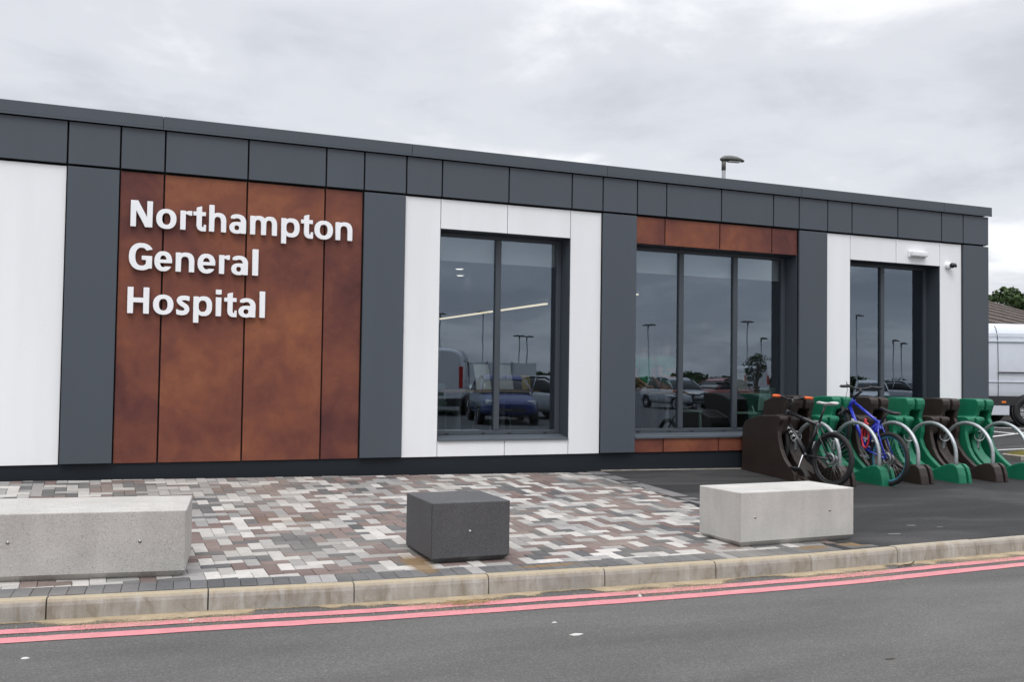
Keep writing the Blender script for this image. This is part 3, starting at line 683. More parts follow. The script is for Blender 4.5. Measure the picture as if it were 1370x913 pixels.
# wall light and camera
o = thing('wall_light', 'white bulkhead light above the right-hand window', 'wall light', at(10.95, PAN_Y, 3.19))
mb = MB(); mb.box(-.165, .165, -.028, .0, -.05, .05, c=.012); mb.build('base', 'letter_white', o)
mb = MB(); mb.box(-.15, .15, -.085, -.028, -.038, .038, c=.02); mb.build('diffuser', 'opal', o)
o = thing('security_camera', 'small white dome camera on the white panel near the corner', 'camera', at(11.55, PAN_Y, 3.06))
mb = MB(); mb.lathe([(0, -.045), (.045, -.045), (.052, -.035), (.052, -.006), (.06, 0)], 20, 'y'); mb.build('mount', 'letter_white', o)
b = bmesh.new(); bmesh.ops.create_uvsphere(b, u_segments=18, v_segments=12, radius=.040); me = bpy.data.meshes.new('eyeball')
for f in b.faces: f.smooth = True
b.to_mesh(me); b.free(); me.materials.append(MATS['lens_black']); q = link('eyeball', me, o, Matrix.Translation((.03, -.066, .0)))
mb = MB(); mb.lathe([(0, -.046), (.026, -.044), (.032, -.034), (.034, -.02)], 18, 'y'); k = mb.build('lens', 'lens_black', o); k.location = (.046, -.070, -.006); k.rotation_euler = (rad(-14), 0, rad(34))

# ------------------------------------------------------------------ sign letters, drawn as distance fields and traced
def glyph_field(ch, w, X, Y):
    s = .188; t = .148; xh = .735
    BIG = 9.0
    def rect(x0, x1, y0, y1):
        dx = np.maximum(x0-X, X-x1); dy = np.maximum(y0-Y, Y-y1)
        return np.where((dx > 0) & (dy > 0), np.hypot(dx, dy), np.maximum(dx, dy))
    def ell(cx, cy, rx, ry, p=2.25):
        q = (np.abs((X-cx)/rx)**p+np.abs((Y-cy)/ry)**p)**(1/p); return (q-1)*min(rx, ry)
    def poly(pts):
        d = np.full(X.shape, -BIG)
        for (a, b_) in zip(pts, pts[1:]+pts[:1]):
            ex, ey = b_[0]-a[0], b_[1]-a[1]; l = math.hypot(ex, ey); d = np.maximum(d, -((X-a[0])*ey-(Y-a[1])*ex)/l)
        return d
    def ring(cx, cy, rx, ry, sx, sy): return np.maximum(ell(cx, cy, rx, ry), -ell(cx, cy, rx-sx, ry-sy))
    U = lambda *a: np.minimum.reduce(a)
    I = lambda *a: np.maximum.reduce(a)
    def arch(xs, x1, top=xh+.014):
        cy_ = .38; xo = xs-.12
        outer = ell((xo+x1)/2, cy_, (x1-xo)/2, top-cy_, 2.5); inner = ell((xs-.005+x1-s)/2, cy_, (x1-s-xs+.005)/2, top-t-cy_, 2.5)
        return U(I(outer, -inner, cy_-Y, xs-.1-X), rect(x1-s, x1, 0, cy_+.01))
    if ch == 'l': return rect(0, w, 0, 1.045)
    if ch == 'i': return U(rect(0, w, 0, xh), rect(-.005, w+.005, .86, 1.04))
    if ch == 'N': return U(rect(0, s, 0, 1), rect(w-s, w, 0, 1), poly([(0, 1), (.25, 1), (w, 0), (w-.25, 0)]))
    if ch == 'H': return U(rect(0, s+.01, 0, 1), rect(w-s-.01, w, 0, 1), rect(.1, w-.1, .425, .595))
    if ch == 'o': return ring(w/2, xh/2, w/2, xh/2+.015, s+.012, t)
    if ch == 'n': return U(rect(0, s, 0, xh), arch(s, w))
    if ch == 'h': return U(rect(0, s, 0, 1.045), arch(s, w))
    if ch == 'm': m = (w+s)/2; return U(rect(0, s, 0, xh), arch(s, m), arch(m, w))
    if ch == 'r': return U(rect(0, s, 0, xh), I(ring(w*.98, .36, w-.03, xh+.01-.36, s, t+.025), .3-Y, X-w, (.10)-X, .545-Y-(X-w)*.35))
    if ch == 't':
        x0 = .125
        return U(I(rect(x0, x0+s, .2, .95), (Y-.90)-(X-x0)*.28), rect(0, w*.97, xh-.145, xh), I(ring(x0+.235, .235, .235, .25, s, t), Y-.24, X-w), rect(x0+.20, w, -.014, .125))
    if ch == 'p':
        return U(rect(0, s, -.285, xh), I(ell((s-.11+w)/2, xh/2, (w-s+.11)/2, xh/2+.015, 2.4), -ell((s-.005+w-s)/2, xh/2, (w-2*s+.005)/2, xh/2-t+.012, 2.4), s-.1-X))
    if ch == 'e':
        a = I(ring(w/2, xh/2, w/2, xh/2+.015, s, t), -I(w*.5-X, Y-.31, .165-Y+0*X))
        return U(a, rect(.12, w-.06, .31, .425))
    if ch == 'a':
        stem = rect(w-s, w, 0, .5)
        top = U(I(ring(w*.47, .44, w*.53, xh+.015-.44, s, t-.005), .47-Y, .05-X), rect(w-s, w, .3, .48))
        bowl = ring(w*.44, .215, w*.44, .23, s-.01, .125)
        return U(stem, I(top, -I(X-w*.35, Y-(.575))), I(bowl, X-(w-.03)), I(rect(w*.42, w-.05, .325, .445), -BIG+0*X))
    if ch == 's':
        pts = [(w*.93, .635), (w*.72, .662), (w*.50, .660), (w*.29, .630), (w*.22, .545), (w*.32, .462), (w*.52, .395), (w*.72, .318), (w*.79, .205), (w*.68, .105), (w*.45, .072), (w*.22, .085), (w*.03, .125)]
        P = np.array(pts); fine = []
        for i in range(len(P)-1):
            p0, p1, p2, p3 = P[max(i-1, 0)], P[i], P[i+1], P[min(i+2, len(P)-1)]
            for u in np.linspace(0, 1, 6)[:-1]: fine.append(.5*((2*p1)+(-p0+p2)*u+(2*p0-5*p1+4*p2-p3)*u*u+(-p0+3*p1-3*p2+p3)*u**3))
        fine.append(P[-1]); d = np.full(X.shape, BIG)
        for a, b_ in zip(fine, fine[1:]):
            e = b_-a; u = np.clip(((X-a[0])*e[0]+(Y-a[1])*e[1])/(e@e), 0, 1); d = np.minimum(d, np.hypot(X-a[0]-u*e[0], Y-a[1]-u*e[1]))
        return I(d-.083, X-w*.95-(Y-.6)*.12*0, .02-X)
    if ch == 'G':
        a = ring(w*.545, .5, w*.545, .517, s+.03, t+.015); a = I(a, X-w, -I(w*.56-X, Y-.80-(X-w)*.25, .36-Y))
        return U(I(a, X-(w-.0)), rect(w-s-.02, w, .065, .52), rect(w*.56, w, .385, .535))
def trace(F, xs, ys):
    segs = {}
    def ip(a, b_):
        (i, j), (k, l) = a, b_; t = F[a]/(F[a]-F[b_]); return (xs[j]+(xs[l]-xs[j])*t, ys[i]+(ys[k]-ys[i])*t)
    pts = {}
    def key(a, b_):
        k = (min(a, b_), max(a, b_))
        if k not in pts: pts[k] = ip(*k)
        return k
    for i in range(len(ys)-1):
        row = F[i:i+2]
        for j in np.nonzero(~((row[0, :-1] < 0) & (row[0, 1:] < 0) & (row[1, :-1] < 0) & (row[1, 1:] < 0)) & ((row[0, :-1] < 0) | (row[0, 1:] < 0) | (row[1, :-1] < 0) | (row[1, 1:] < 0)))[0]:
            c = [(i, j), (i, j+1), (i+1, j+1), (i+1, j)]; ins = [F[q] < 0 for q in c]
            ent = [key(c[k], c[(k+1) % 4]) for k in range(4) if ins[k] and not ins[(k+1) % 4]]
            exi = [key(c[k], c[(k+1) % 4]) for k in range(4) if not ins[k] and ins[(k+1) % 4]]
            for a, b_ in zip(ent, exi): segs[a] = b_
    loops = []
    while segs:
        s0 = next(iter(segs)); k = s0; lp = []
        while k in segs: lp.append(pts[k]); k = segs.pop(k)
        if len(lp) > 6: loops.append(lp)
    return loops
def simplify(lp, tol):
    P = np.array(lp); keep = np.zeros(len(P), bool); h = len(P)//2; keep[0] = keep[h] = True; st = [(0, h), (h, len(P))]
    while st:
        a, b_ = st.pop()
        if b_-a < 2: continue
        A, B = P[a], P[b_ % len(P)]; e = B-A; l = np.hypot(*e)+1e-9; Q = P[a+1:b_]-A
        d = np.abs(Q[:, 0]*e[1]-Q[:, 1]*e[0])/l; i = int(d.argmax())
        if d[i] > tol: keep[a+1+i] = True; st += [(a, a+1+i), (a+1+i, b_)]
    return P[keep]
sign = thing('hospital_sign', 'raised white letters reading Northampton General Hospital on rust panels', 'sign', at(0, 0, 0))
CAP = .266
LINES = [(2.824, [('N', .348, .562), ('o', .594, .794), ('r', .829, .948), ('t', .956, 1.088), ('h', 1.115, 1.292), ('a', 1.322, 1.496), ('m', 1.535, 1.82), ('p', 1.863, 2.061), ('t', 2.074, 2.208), ('o', 2.221, 2.426), ('n', 2.453, 2.643)]),
         (2.385, [('G', .342, .568), ('e', .587, .762), ('n', .794, .981), ('e', 1.01, 1.191), ('r', 1.226, 1.338), ('a', 1.351, 1.525), ('l', 1.567, 1.632)]),
         (1.938, [('H', .34, .55), ('o', .585, .786), ('s', .806, .95), ('p', .979, 1.169), ('i', 1.203, 1.261), ('t', 1.288, 1.42), ('a', 1.436, 1.613), ('l', 1.652, 1.712)])]
for zb, gl in LINES:
    for ch, x0, x1 in gl:
        w = (x1-x0-.006)/CAP; gx = np.arange(-.06, w+.07, .0115); gy = np.arange(-.36, 1.12, .0115); X, Y = np.meshgrid(gx, gy)
        F = glyph_field(ch, w, X, Y); F = np.where(np.abs(F) < 1e-9, 1e-9, F)
        cu = bpy.data.curves.new('letter', 'CURVE'); cu.dimensions = '2D'; cu.fill_mode = 'BOTH'; cu.extrude = .016; cu.bevel_depth = .0015
        for lp in trace(F, gx, gy):
            P = simplify(lp, .0035)
            if len(P) < 3: continue
            sp_ = cu.splines.new('POLY'); sp_.points.add(len(P)-1); sp_.use_cyclic_u = True
            for q, p in zip(sp_.points, P): q.co = (p[0]*CAP, p[1]*CAP, 0, 1)
        tmp = bpy.data.objects.new('tmp', cu); me = bpy.data.meshes.new_from_object(tmp); bpy.data.objects.remove(tmp); bpy.data.curves.remove(cu)
        me.materials.clear(); me.materials.append(MATS['letter_white']); me.name = 'letter'
        o = link('letter', me, sign); o.location = (x0+.003, .0, zb); o.rotation_euler = (rad(90), 0, 0)

# ------------------------------------------------------------------ things inside, seen through the glass
def ceiling_light(x, y, z, label):
    o = thing('ceiling_light', label, 'ceiling light', at(x, y, z), 'ceiling lights inside'); mb = MB(); mb.lathe([(.085, 0), (.085, -.012), (.07, -.014)], 20, 'z'); mb.build('rim', 'interior_white', o)
    mb = MB(); mb.lathe([(.07, -.009), (.0, -.009)], 20, 'z'); mb.build('diffuser', 'cool_light', o)
ceiling_light(5.86, 5.30, 3.199, 'round ceiling light nearest the glass in the left window'); ceiling_light(6.26, 6.35, 3.199, 'round ceiling light behind the first in the left window')
ceiling_light(8.35, 2.1, 3.199, 'round ceiling light in the middle pane of the wide window')
o = thing('strip_light', 'long warm strip light hanging behind the left window', 'strip light', at(5.48, 0, 2.30))
mb = MB(); mb.box(-.03, .03, .95, 5.6, .012, .07); mb.build('housing', 'interior_white', o); mb = MB(); mb.box(-.026, .026, .96, 5.59, -.006, .0115); mb.build('diffuser', 'warm_light', o)
mb = MB(); mb.tube([(0, 1.3, .07), (0, 1.3, .9)], .004, 5); mb.tube([(0, 5.2, .07), (0, 5.2, .9)], .004, 5); mb.build('suspension', 'stainless', o)
o = thing('strip_light', 'short warm ceiling strip in the wide window', 'strip light', at(7.05, 0, 2.55))
mb = MB(); mb.box(-.03, .22, 1.6, 1.75, .012, .05); mb.build('housing', 'interior_white', o); mb = MB(); mb.box(-.02, .21, 1.61, 1.74, -.006, .0115); mb.build('diffuser', 'warm_light', o)
FL = .42
def table(x, y, label, w=.75, d=.75):
    o = thing('cafe_table', label, 'table', at(x, y, FL), 'cafe tables inside')
    mb = MB(); mb.box(-w/2, w/2, -d/2, d/2, .72, .75, c=.006); mb.build('table_top', 'table_wood', o)
    mb = MB(); mb.tube([(0, 0, .02), (0, 0, .72)], .035, 10); mb.build('leg', 'table_leg', o)
    mb = MB(); mb.lathe([(0, .03), (.06, .028), (.24, .012), (.245, 0)], 20, 'z'); mb.build('base', 'table_leg', o)
def chair(x, y, rz, label):
    o = thing('cafe_chair', label, 'chair', at(x, y, FL, rz), 'pale green cafe chairs inside')
    mb = MB(); mb.box(-.21, .21, -.2, .21, .44, .465, c=.01); mb.build('seat', 'chair_green', o)
    mb = MB(); mb.box(-.2, .2, .19, .215, .52, .84, c=.01, M=Matrix.Rotation(rad(-6), 4, 'X')); mb.build('backrest', 'chair_green', o)
    for sx in (-1, 1):
        for sy in (-1, 1):
            mb = MB(); mb.tube([(sx*.19, sy*.2, 0), (sx*.17, sy*.17, .44)], .013, 6); mb.build('leg', 'chair_green', o)
    for sx in (-1, 1):
        mb = MB(); mb.tube([(sx*.17, .19, .45), (sx*.17, .14, .56)], .012, 6); mb.build('back_post', 'chair_green', o)
def card(x, y, rz, label, mat='paper_white', h=.33, w=.23):
    o = thing('leaflet_stand', label, 'leaflet stand', at(x, y, FL+.752, rz), 'leaflet stands on the cafe tables')
    mb = MB(); mb.box(-w/2, w/2, -.004, .004, 0, h, M=Matrix.Rotation(rad(-14), 4, 'X')); mb.build('card', mat, o)
    mb = MB(); mb.tube([(-.03, .1, .006), (0, -.004+.02, h*.55)], .005, 5); mb.box(-w/2, w/2, -.006, .11, 0, .006); mb.build('stand', 'stainless', o)
table(4.35, 1.15, 'cafe table behind the left pane of the left window'); table(5.05, 1.35, 'cafe table behind the right pane of the left window'); table(7.2, .74, 'cafe table in the wide window in front of the two people', .8, .42); table(8.75, 1.35, 'cafe table in the wide window next to the brown bike rack')
chair(4.35, 1.95, 0, 'pale green chair behind the table in the left pane'); chair(5.2, 2.1, .3, 'pale green chair behind the table in the right pane'); chair(8.62, .80, rad(200), 'pale green chair just inside the wide window'); chair(8.1, 1.6, rad(60), 'pale green chair turned sideways in the middle pane')
card(4.62, .95, .25, 'white leaflet stand on the table in the left pane'); card(5.0, 1.1, .3, 'white leaflet stand on the table in the right pane'); card(8.80, 1.2, .2, 'white leaflet stand in the right pane of the wide window'); card(5.33, 1.2, .3, 'yellow leaflet stand on the table in the right pane', 'yellow_print', .2, .15)

def skin_mesh(name, nodes, edges, mat, parent, sub=2, root=0):
    me = bpy.data.meshes.new(name); me.from_pydata([n[0] for n in nodes], edges, [])
    tmp = bpy.data.objects.new('tmp', me); COL.objects.link(tmp)
    md = tmp.modifiers.new('s', 'SKIN'); sv = me.skin_vertices[0].data
    for v, n in zip(sv, nodes):
        r = n[1]; v.radius = r if isinstance(r, tuple) else (r, r)
    sv[root].use_root = True; md.use_smooth_shade = True
    sb = tmp.modifiers.new('b', 'SUBSURF'); sb.levels = sub; sb.render_levels = sub
    dg = bpy.context.evaluated_depsgraph_get(); m2 = bpy.data.meshes.new_from_object(tmp.evaluated_get(dg)); bpy.data.objects.remove(tmp)
    m2.materials.clear(); m2.materials.append(MATS[mat]); m2.name = name
    for p in m2.polygons: p.use_smooth = True
    return link(name, m2, parent)
def person(x, y, rz, label, H, folded):
    o = thing('person', label, 'person', at(x, y, FL, rz), 'people standing inside in green shirts'); k = H/1.7
    S = lambda *p: tuple(q*k for q in p)
    n = [(S(0, 0, .93), (.135*k, .10*k)), (S(0, .01, 1.12), (.125*k, .09*k)), (S(0, .01, 1.30), (.145*k, .095*k)), (S(0, .015, 1.41), (.075*k, .065*k)), (S(0, .0, 1.48), .05*k), (S(0, -.015, 1.56), (.068*k, .08*k)), (S(0, -.01, 1.64), (.070*k, .083*k))]
    e = [(0, 1), (1, 2), (2, 3), (3, 4), (4, 5), (5, 6)]
    arms = {}
    for s in (-1, 1):
        sh = S(s*.17, .01, 1.39)
        if folded: el = S(s*.255, -.06, 1.11); wr = S(-s*.02, -.19, 1.13+.05*s); hd = S(-s*.12, -.185, 1.15+.05*s)
        else: el = S(s*.24, -.03, 1.12); wr = S(s*.16, -.20, .98); hd = S(s*.12, -.26, .96)
        b0 = len(n); n += [(sh, .058*k), (el, .042*k), (wr, .028*k), (hd, (.036*k, .020*k))]; e += [(2, b0), (b0, b0+1), (b0+1, b0+2), (b0+2, b0+3)]; arms[s] = (sh, el)
        dv = (Vector(hd)-Vector(wr)).normalized(); up = Vector((0, 0, 1))
        for f in range(4):
            base = Vector(hd)+up*(.028-.018*f)*k; L = (.075, .085, .08, .062)[f]*k
            f0 = len(n); n += [(tuple(base+dv*L*.5), .0095*k), (tuple(base+dv*L+Vector((0, .012, -.004))*k), .008*k)]; e += [(b0+3, f0), (f0, f0+1)]
        f0 = len(n); n += [(tuple(Vector(hd)*.6+Vector(wr)*.4+up*.045*k), .011*k), (tuple(Vector(hd)+up*.062*k), .009*k)]; e += [(b0+2, f0), (f0, f0+1)]
        lg = len(n); n += [(S(s*.10, 0, .84), .085*k), (S(s*.105, -.01, .48), .058*k), (S(s*.11, .02, .09), .042*k), (S(s*.115, -.12, .035), (.042*k, .03*k))]; e += [(0, lg), (lg, lg+1), (lg+1, lg+2), (lg+2, lg+3)]
    skin_mesh('body', n, e, 'skin', o)
    tn = [(S(0, 0, .90), (.155*k, .12*k)), (S(0, .01, 1.12), (.145*k, .112*k)), (S(0, .01, 1.30), (.165*k, .118*k)), (S(0, .015, 1.41), (.09*k, .08*k))]; te = [(0, 1), (1, 2), (2, 3)]
    for s in (-1, 1):
        sh, el = arms[s]; md = tuple(Vector(sh)*.45+Vector(el)*.55); t0 = len(tn); tn += [(sh, .077*k), (md, .068*k)]; te += [(2, t0), (t0, t0+1)]
    skin_mesh('shirt', tn, te, 'green_shirt', o)
    ln = [(S(0, 0, .92), (.15*k, .115*k))]; le = []
    for s in (-1, 1):
        t0 = len(ln); ln += [(S(s*.10, 0, .80), .10*k), (S(s*.105, -.01, .48), .075*k), (S(s*.11, .02, .10), .062*k)]; le += [(0, t0), (t0, t0+1), (t0+1, t0+2)]
    skin_mesh('trousers', ln, le, 'trouser_dark', o)
    skin_mesh('hair', [(S(0, .03, 1.57), (.062*k, .06*k)), (S(0, .012, 1.66), (.078*k, .088*k)), (S(0, -.02, 1.705), (.06*k, .06*k))], [(0, 1), (1, 2)], 'hair_dark', o)
    mb = MB()
    for s in (-1, 1): mb.lathe([(0, -.004), (.007, -.003), (.009, .003)], 8, 'y', M=Matrix.Translation(S(s*.030, -.093, 1.615)))
    mb.build('eye', 'hair_dark', o)
    skin_mesh('nose', [(S(0, -.085, 1.62), .010*k), (S(0, -.108, 1.585), .015*k)], [(0, 1)], 'skin', o, 1)
    mb = MB(); mb.tube([S(-.024, -.082, 1.548), S(0, -.094, 1.546), S(.024, -.082, 1.548)], .005, 6); mb.build('mouth', 'red_paint', o)
person(7.50, 1.25, .42, 'person in a green shirt with folded arms behind the wide window', 1.47, True)
person(7.10, 1.20, .30, 'person in a green shirt at the left edge of the wide window', 1.43, False)

# ------------------------------------------------------------------ plastic bike racks
def rack_mesh():
    mb = MB()
    def pr(poly, x0, x1): mb.prism(poly, x0, x1, 'x')
    top = [(0, 0), (0, .80), (-.03, .955), (-.18, 1.015), (-.38, 1.048), (-.60, 1.05), (-.64, 1.025), (-.648, .97)]
    ltop = [(0, 0), (0, .62), (-.05, .70), (-.32, .79), (-.70, .815), (-.755, .80), (-.765, .765)]
    lowrim = ltop+[(-.725, .70), (-.715, .62), (-.735, .52), (-.775, .40), (-.84, .30), (-.92, .225), (-1.0, .18), (-1.04, .13), (-1.056, 0)]
    lowch = ltop+[(-.73, .62), (-.70, .575), (-.12, .565), (-.10, .30), (-.22, .17), (-.48, .11), (-.72, .085), (-1.0, .07), (-1.045, .05), (-1.05, 0)]
    lowslot = ltop[:5]+[(-.72, .795), (-.60, .74), (-.55, .54), (-.10, .54), (-.09, .28), (-.22, .13), (-.48, .075), (-.72, .05), (-1.0, .03), (-1.02, .02), (-1.03, 0)]
    lowin = ltop+[(-.72, .70), (-.66, .60), (-.62, .48), (-.66, .36), (-.76, .25), (-.90, .15), (-.97, .08), (-.98, 0)]
    nose = [(-1.02, .125), (-1.12, .165), (-1.24, .225), (-1.34, .258), (-1.42, .26), (-1.475, .225), (-1.51, .13), (-1.525, .04), (-1.525, 0)]
    ribc = [(-.615, .86), (-.60, .78), (-.625, .71), (-.60, .60), (-.59, .49), (-.615, .39), (-.68, .30), (-.80, .22), (-.93, .155)]
    rib = top+ribc+nose
    riblow = [(0, 0), (0, .55), (-.58, .56)]+ribc[4:]+nose
    hich = top+[(-.635, .90), (-.60, .875), (-.12, .86), (-.11, .56), (-.30, .36), (-.54, .24), (-.8, .14), (-1.08, .07), (-1.30, .06), (-1.50, .04), (-1.51, 0)]
    hislot = top[:5]+[(-.60, 1.035), (-.53, .99), (-.50, .84), (-.10, .82), (-.10, .52), (-.30, .32), (-.54, .20), (-.8, .10), (-1.08, .03), (-1.3, .025), (-1.47, .02), (-1.48, 0)]
    rrim = top+[(-.615, .86), (-.60, .78), (-.65, .70), (-.655, .60), (-.635, .50), (-.68, .40), (-.78, .29), (-.92, .19), (-1.08, .11), (-1.20, .07), (-1.25, .04), (-1.26, 0)]
    pr(lowrim, 0, .060)
    pr(lowch, .055, .125); pr(lowslot, .12, .175); pr(lowch, .17, .245); pr(lowin, .24, .315)
    pr(rib, .31, .385); pr(riblow, .38, .435); pr(hich, .38, .440); pr(hislot, .435, .492); pr(hich, .487, .562); pr(nose+[(-1.02, 0)], .475, .525); pr(rrim, .555, .618)
    o = mb.build('tmp', 'green_plastic'); rm = o.modifiers.new('r', 'REMESH'); rm.mode = 'VOXEL'; rm.voxel_size = .0088; rm.use_smooth_shade = True
    sm = o.modifiers.new('s', 'SMOOTH'); sm.factor = .5; sm.iterations = 3
    dg = bpy.context.evaluated_depsgraph_get(); me = bpy.data.meshes.new_from_object(o.evaluated_get(dg)); bpy.data.objects.remove(o)
    me.name = 'shell'
    for p in me.polygons: p.use_smooth = True
    return me
shellG = rack_mesh(); shellB = shellG.copy(); shellG.materials.clear(); shellG.materials.append(MATS['green_plastic']); shellB.materials.clear(); shellB.materials.append(MATS['brown_plastic'])
hp = [(.352, -1.415, .16), (.352, -1.42, .30)]+[(.352, -1.015-.405*math.cos(a), .35+.40*math.sin(a)) for a in lin(.02, math.pi-.02, 24)]+[(.352, -.60, .30)]
mb = MB(); mb.tube(hp, .0245, 12); hoop_me = mb.mesh('hoop', 'galvanised')
mb = MB(); mb.tube([(.315+.055*math.cos(a), -.675-.035*math.cos(a), .545+.066*math.sin(a)) for a in [2*math.pi*i/22 for i in range(22)]], .0075, 8, closed=True); ring_me = mb.mesh('lock_ring', 'galvanised')
mb = MB(); mb.lathe([(0, .012), (.012, .010), (.016, .0)], 10, 'z'); bolt_me = mb.mesh('bolt', 'black_plastic')
RX = [7.862, 8.478, 9.10, 9.732, 10.372, 11.012]
RL = ['brown plastic bike rack at the left end, holding the black bicycle', 'green plastic bike rack second from the left, holding the blue bicycle', 'brown empty bike rack third from the left, behind the blue bicycle', 'green empty bike rack fourth from the left, below the right window', 'brown empty bike rack fifth from the left, below the white panel', 'green empty bike rack at the right end of the row, nearest the van']
def rack(i):
    x = RX[i]; z0 = Zg(x+.3, -1.0)
    M = Matrix.Translation((x, -.03, z0-.004)) @ Matrix.Rotation(math.atan(.03), 4, 'X')
    o = thing('bike_rack', RL[i], 'bike rack', M, 'plastic bike racks in a row along the wall')
    link('shell', shellB if i % 2 == 0 else shellG, o); link('hoop', hoop_me, o); link('lock_ring', ring_me, o)
    b = link('bolt', bolt_me, o); b.location = (.355, -.632, .365); b.rotation_euler = (rad(62), 0, 0)
for i in range(6): rack(i)

# ------------------------------------------------------------------ bicycles
def bicycle(label, M, cfg):
    o = thing('bicycle', label, 'bicycle', M, 'bicycles parked in the racks'); wb = 1.05; r = .325
    P = cfg
    def wheel(x, rear):
        h = MB(); h.lathe([(.008, -.05), (.022, -.045), (.022, -.03), (.014, -.025), (.014, .025), (.022, .03), (.022, .045), (.008, .05)], 12, 'y'); hub = h.build('wheel', 'black_paint', o); hub.location = (x, 0, r)
        t = MB(); t.lathe([(r-.054+.028*(1-math.cos(a))-.002, .027*math.sin(a)) for a in [2*math.pi*i/12 for i in range(12)]], 56, 'y', closed=True); t.build('tyre', 'rubber', hub)
        t = MB(); t.lathe([(r-.052, -.011), (r-.060, -.012), (r-.070, -.006), (r-.070, .006), (r-.060, .012), (r-.052, .011)], 56, 'y', closed=True); t.build('rim', P['rim'], hub)
        t = MB()
        for i in range(28):
            a = 2*math.pi*i/28; b_ = a+(.28 if i % 2 else -.28); sy = .035 if (i//2) % 2 else -.035
            t.tube([(.021*math.cos(b_), sy, .021*math.sin(b_)), ((r-.062)*math.cos(a), 0, (r-.062)*math.sin(a))], .0014, 4)
        t.build('spokes', 'spoke_steel', hub)
        if P.get('disc') or rear:
            t = MB(); t.lathe([(.04, .047), (.078, .047), (.078, .049), (.04, .049)], 24, 'y', closed=True); t.build('brake_disc' if P.get('disc') else 'guard_disc', 'spoke_steel', hub)
        if rear:
            t = MB(); t.lathe([(.01, -.028), (.048, -.030), (.050, -.034), (.040, -.038), (.034, -.044), (.024, -.05), (.01, -.052)], 22, 'y'); t.build('cassette', 'spoke_steel', hub)
    wheel(0, True); wheel(wb, False)
    BB = Vector((.42, 0, .30)); ST = Vector(P['seat_top']); HT = Vector((.815, 0, .80)); HB = Vector((.865, 0, .665)); RA = Vector((0, 0, r)); FA = Vector((wb, 0, r))
    f = MB(); R0 = P['tube']
    f.tube([HB+Vector((-.005, 0, .03)), BB], R0, 10, 0); f.tube([HT+Vector((.008, 0, -.03)), ST+Vector((.02, 0, -.03))], R0*.82, 10, 0); f.tube([BB, ST], R0*.85, 10, 0)
    f.tube([HB, HT], .025, 10, 0); f.tube([BB+Vector((0, -.045, 0)), BB+Vector((0, .045, 0))], .027, 12, 0)
    for s in (-1, 1):
        f.tube([BB+Vector((0, s*.03, 0)), BB+Vector((-.12, s*.05, .004)), RA+Vector((0, s*.065, 0))], .012, 8, 0); f.tube([ST+Vector((.0, s*.02, -.04)), ST+Vector((-.05, s*.05, -.12)), RA+Vector((0, s*.065, .01))], .010, 8, 0)
    f.build('frame', P['paint'], o)
    if P.get('shock'):
        t = MB(); pts = [Vector((.30, 0, .66))+Vector((.11*q, .022*math.cos(q*44), -.13*q+.022*math.sin(q*44))) for q in lin(0, 1, 60)]; t.tube(pts, .006, 6); t.build('shock_spring', P['paint'], o)
        t = MB(); t.prism([(.25, .62), (.33, .70), (.45, .50), (.36, .47)], -.012, .012, 'y'); t.build('linkage_plate', P['paint'], o)
    d = (HB-HT).normalized()
    k = MB()
    k.tube([HB+d*.01, HB+d*.05], .03, 10); k.box(-.02, .02, -.075, .075, -.02, .02, M=Matrix.Translation(HB+d*.055), c=.008)
    for s in (-1, 1):
        k.tube([HB+d*.04+Vector((0, s*.065, 0)), HB+d*.20+Vector((.0, s*.065, 0))], .018, 10); k.tube([HB+d*.18+Vector((0, s*.065, 0)), FA+Vector((-.012, s*.065, .05)), FA+Vector((0, s*.065, -.01))], [.022, .022, .014], 10)
    k.tube([HB+d*.17+Vector((.03, -.065, .02)), HB+d*.15+Vector((.07, 0, .06)), HB+d*.17+Vector((.03, .065, .02))], .012, 8); k.build('fork', P['fork'], o)
    BR = Vector(P['bar'])
    h = MB(); h.tube([HT, HT-d*.05, BR+Vector((-.05, 0, -.02)), BR], [.018, .018, .018, .02], 10)
    h.tube([BR+Vector((-.035, -.32, .03)), BR+Vector((-.012, -.17, .03)), BR+Vector((0, -.07, 0)), BR, BR+Vector((0, .07, 0)), BR+Vector((-.012, .17, .03)), BR+Vector((-.035, .32, .03))], .012, 8); hb = h.build('handlebar', 'black_paint', o)
    for s in (-1, 1):
        g = MB(); a = BR+Vector((-.018, s*.205, .03)); b_ = BR+Vector((-.036, s*.325, .03)); g.tube([a, b_], .0185, 12); g.build('grip', P['grip'], hb)
        g = MB(); g.tube([BR+Vector((0, s*.18, .022)), BR+Vector((.045, s*.20, .01)), BR+Vector((.035, s*.29, .005))], .006, 6); g.box(-.02, .02, -.018, .018, -.018, .014, M=Matrix.Translation(BR+Vector((.01, s*.175, .028)))); g.build('brake_lever', 'black_plastic', hb)
        g = MB(); c0 = BR+Vector((.02, s*.17, .03)); g.tube([c0, c0+Vector((.10, -s*.05, .02)), c0+Vector((.12, -s*.12, -.10)), HB+Vector((.06, s*.03, .05))], .003, 5); g.build('cable', 'black_plastic', hb)
    SD = Vector(P['saddle'])
    q = MB(); q.tube([ST+Vector((0, 0, -.03)), SD+Vector((.02, 0, -.03))], .0145, 10); q.build('seatpost', P.get('post', 'black_paint'), o)
    # saddle: lofted nose-to-tail
    q = MB(); st = [(.155, .012, .018, -.008), (.12, .020, .024, .0), (.03, .028, .026, .0), (-.05, .050, .03, .006), (-.10, .070, .034, .018), (-.135, .066, .03, .026), (-.15, .035, .016, .022)]; n = 12
    for (sx, hw, th, zo) in st:
        for i in range(n):
            a = 2*math.pi*i/n; q.v.append((SD.x+sx, SD.y+hw*math.cos(a), SD.z+zo+th*(math.sin(a)*.5 if math.sin(a) > 0 else math.sin(a)*.9)))
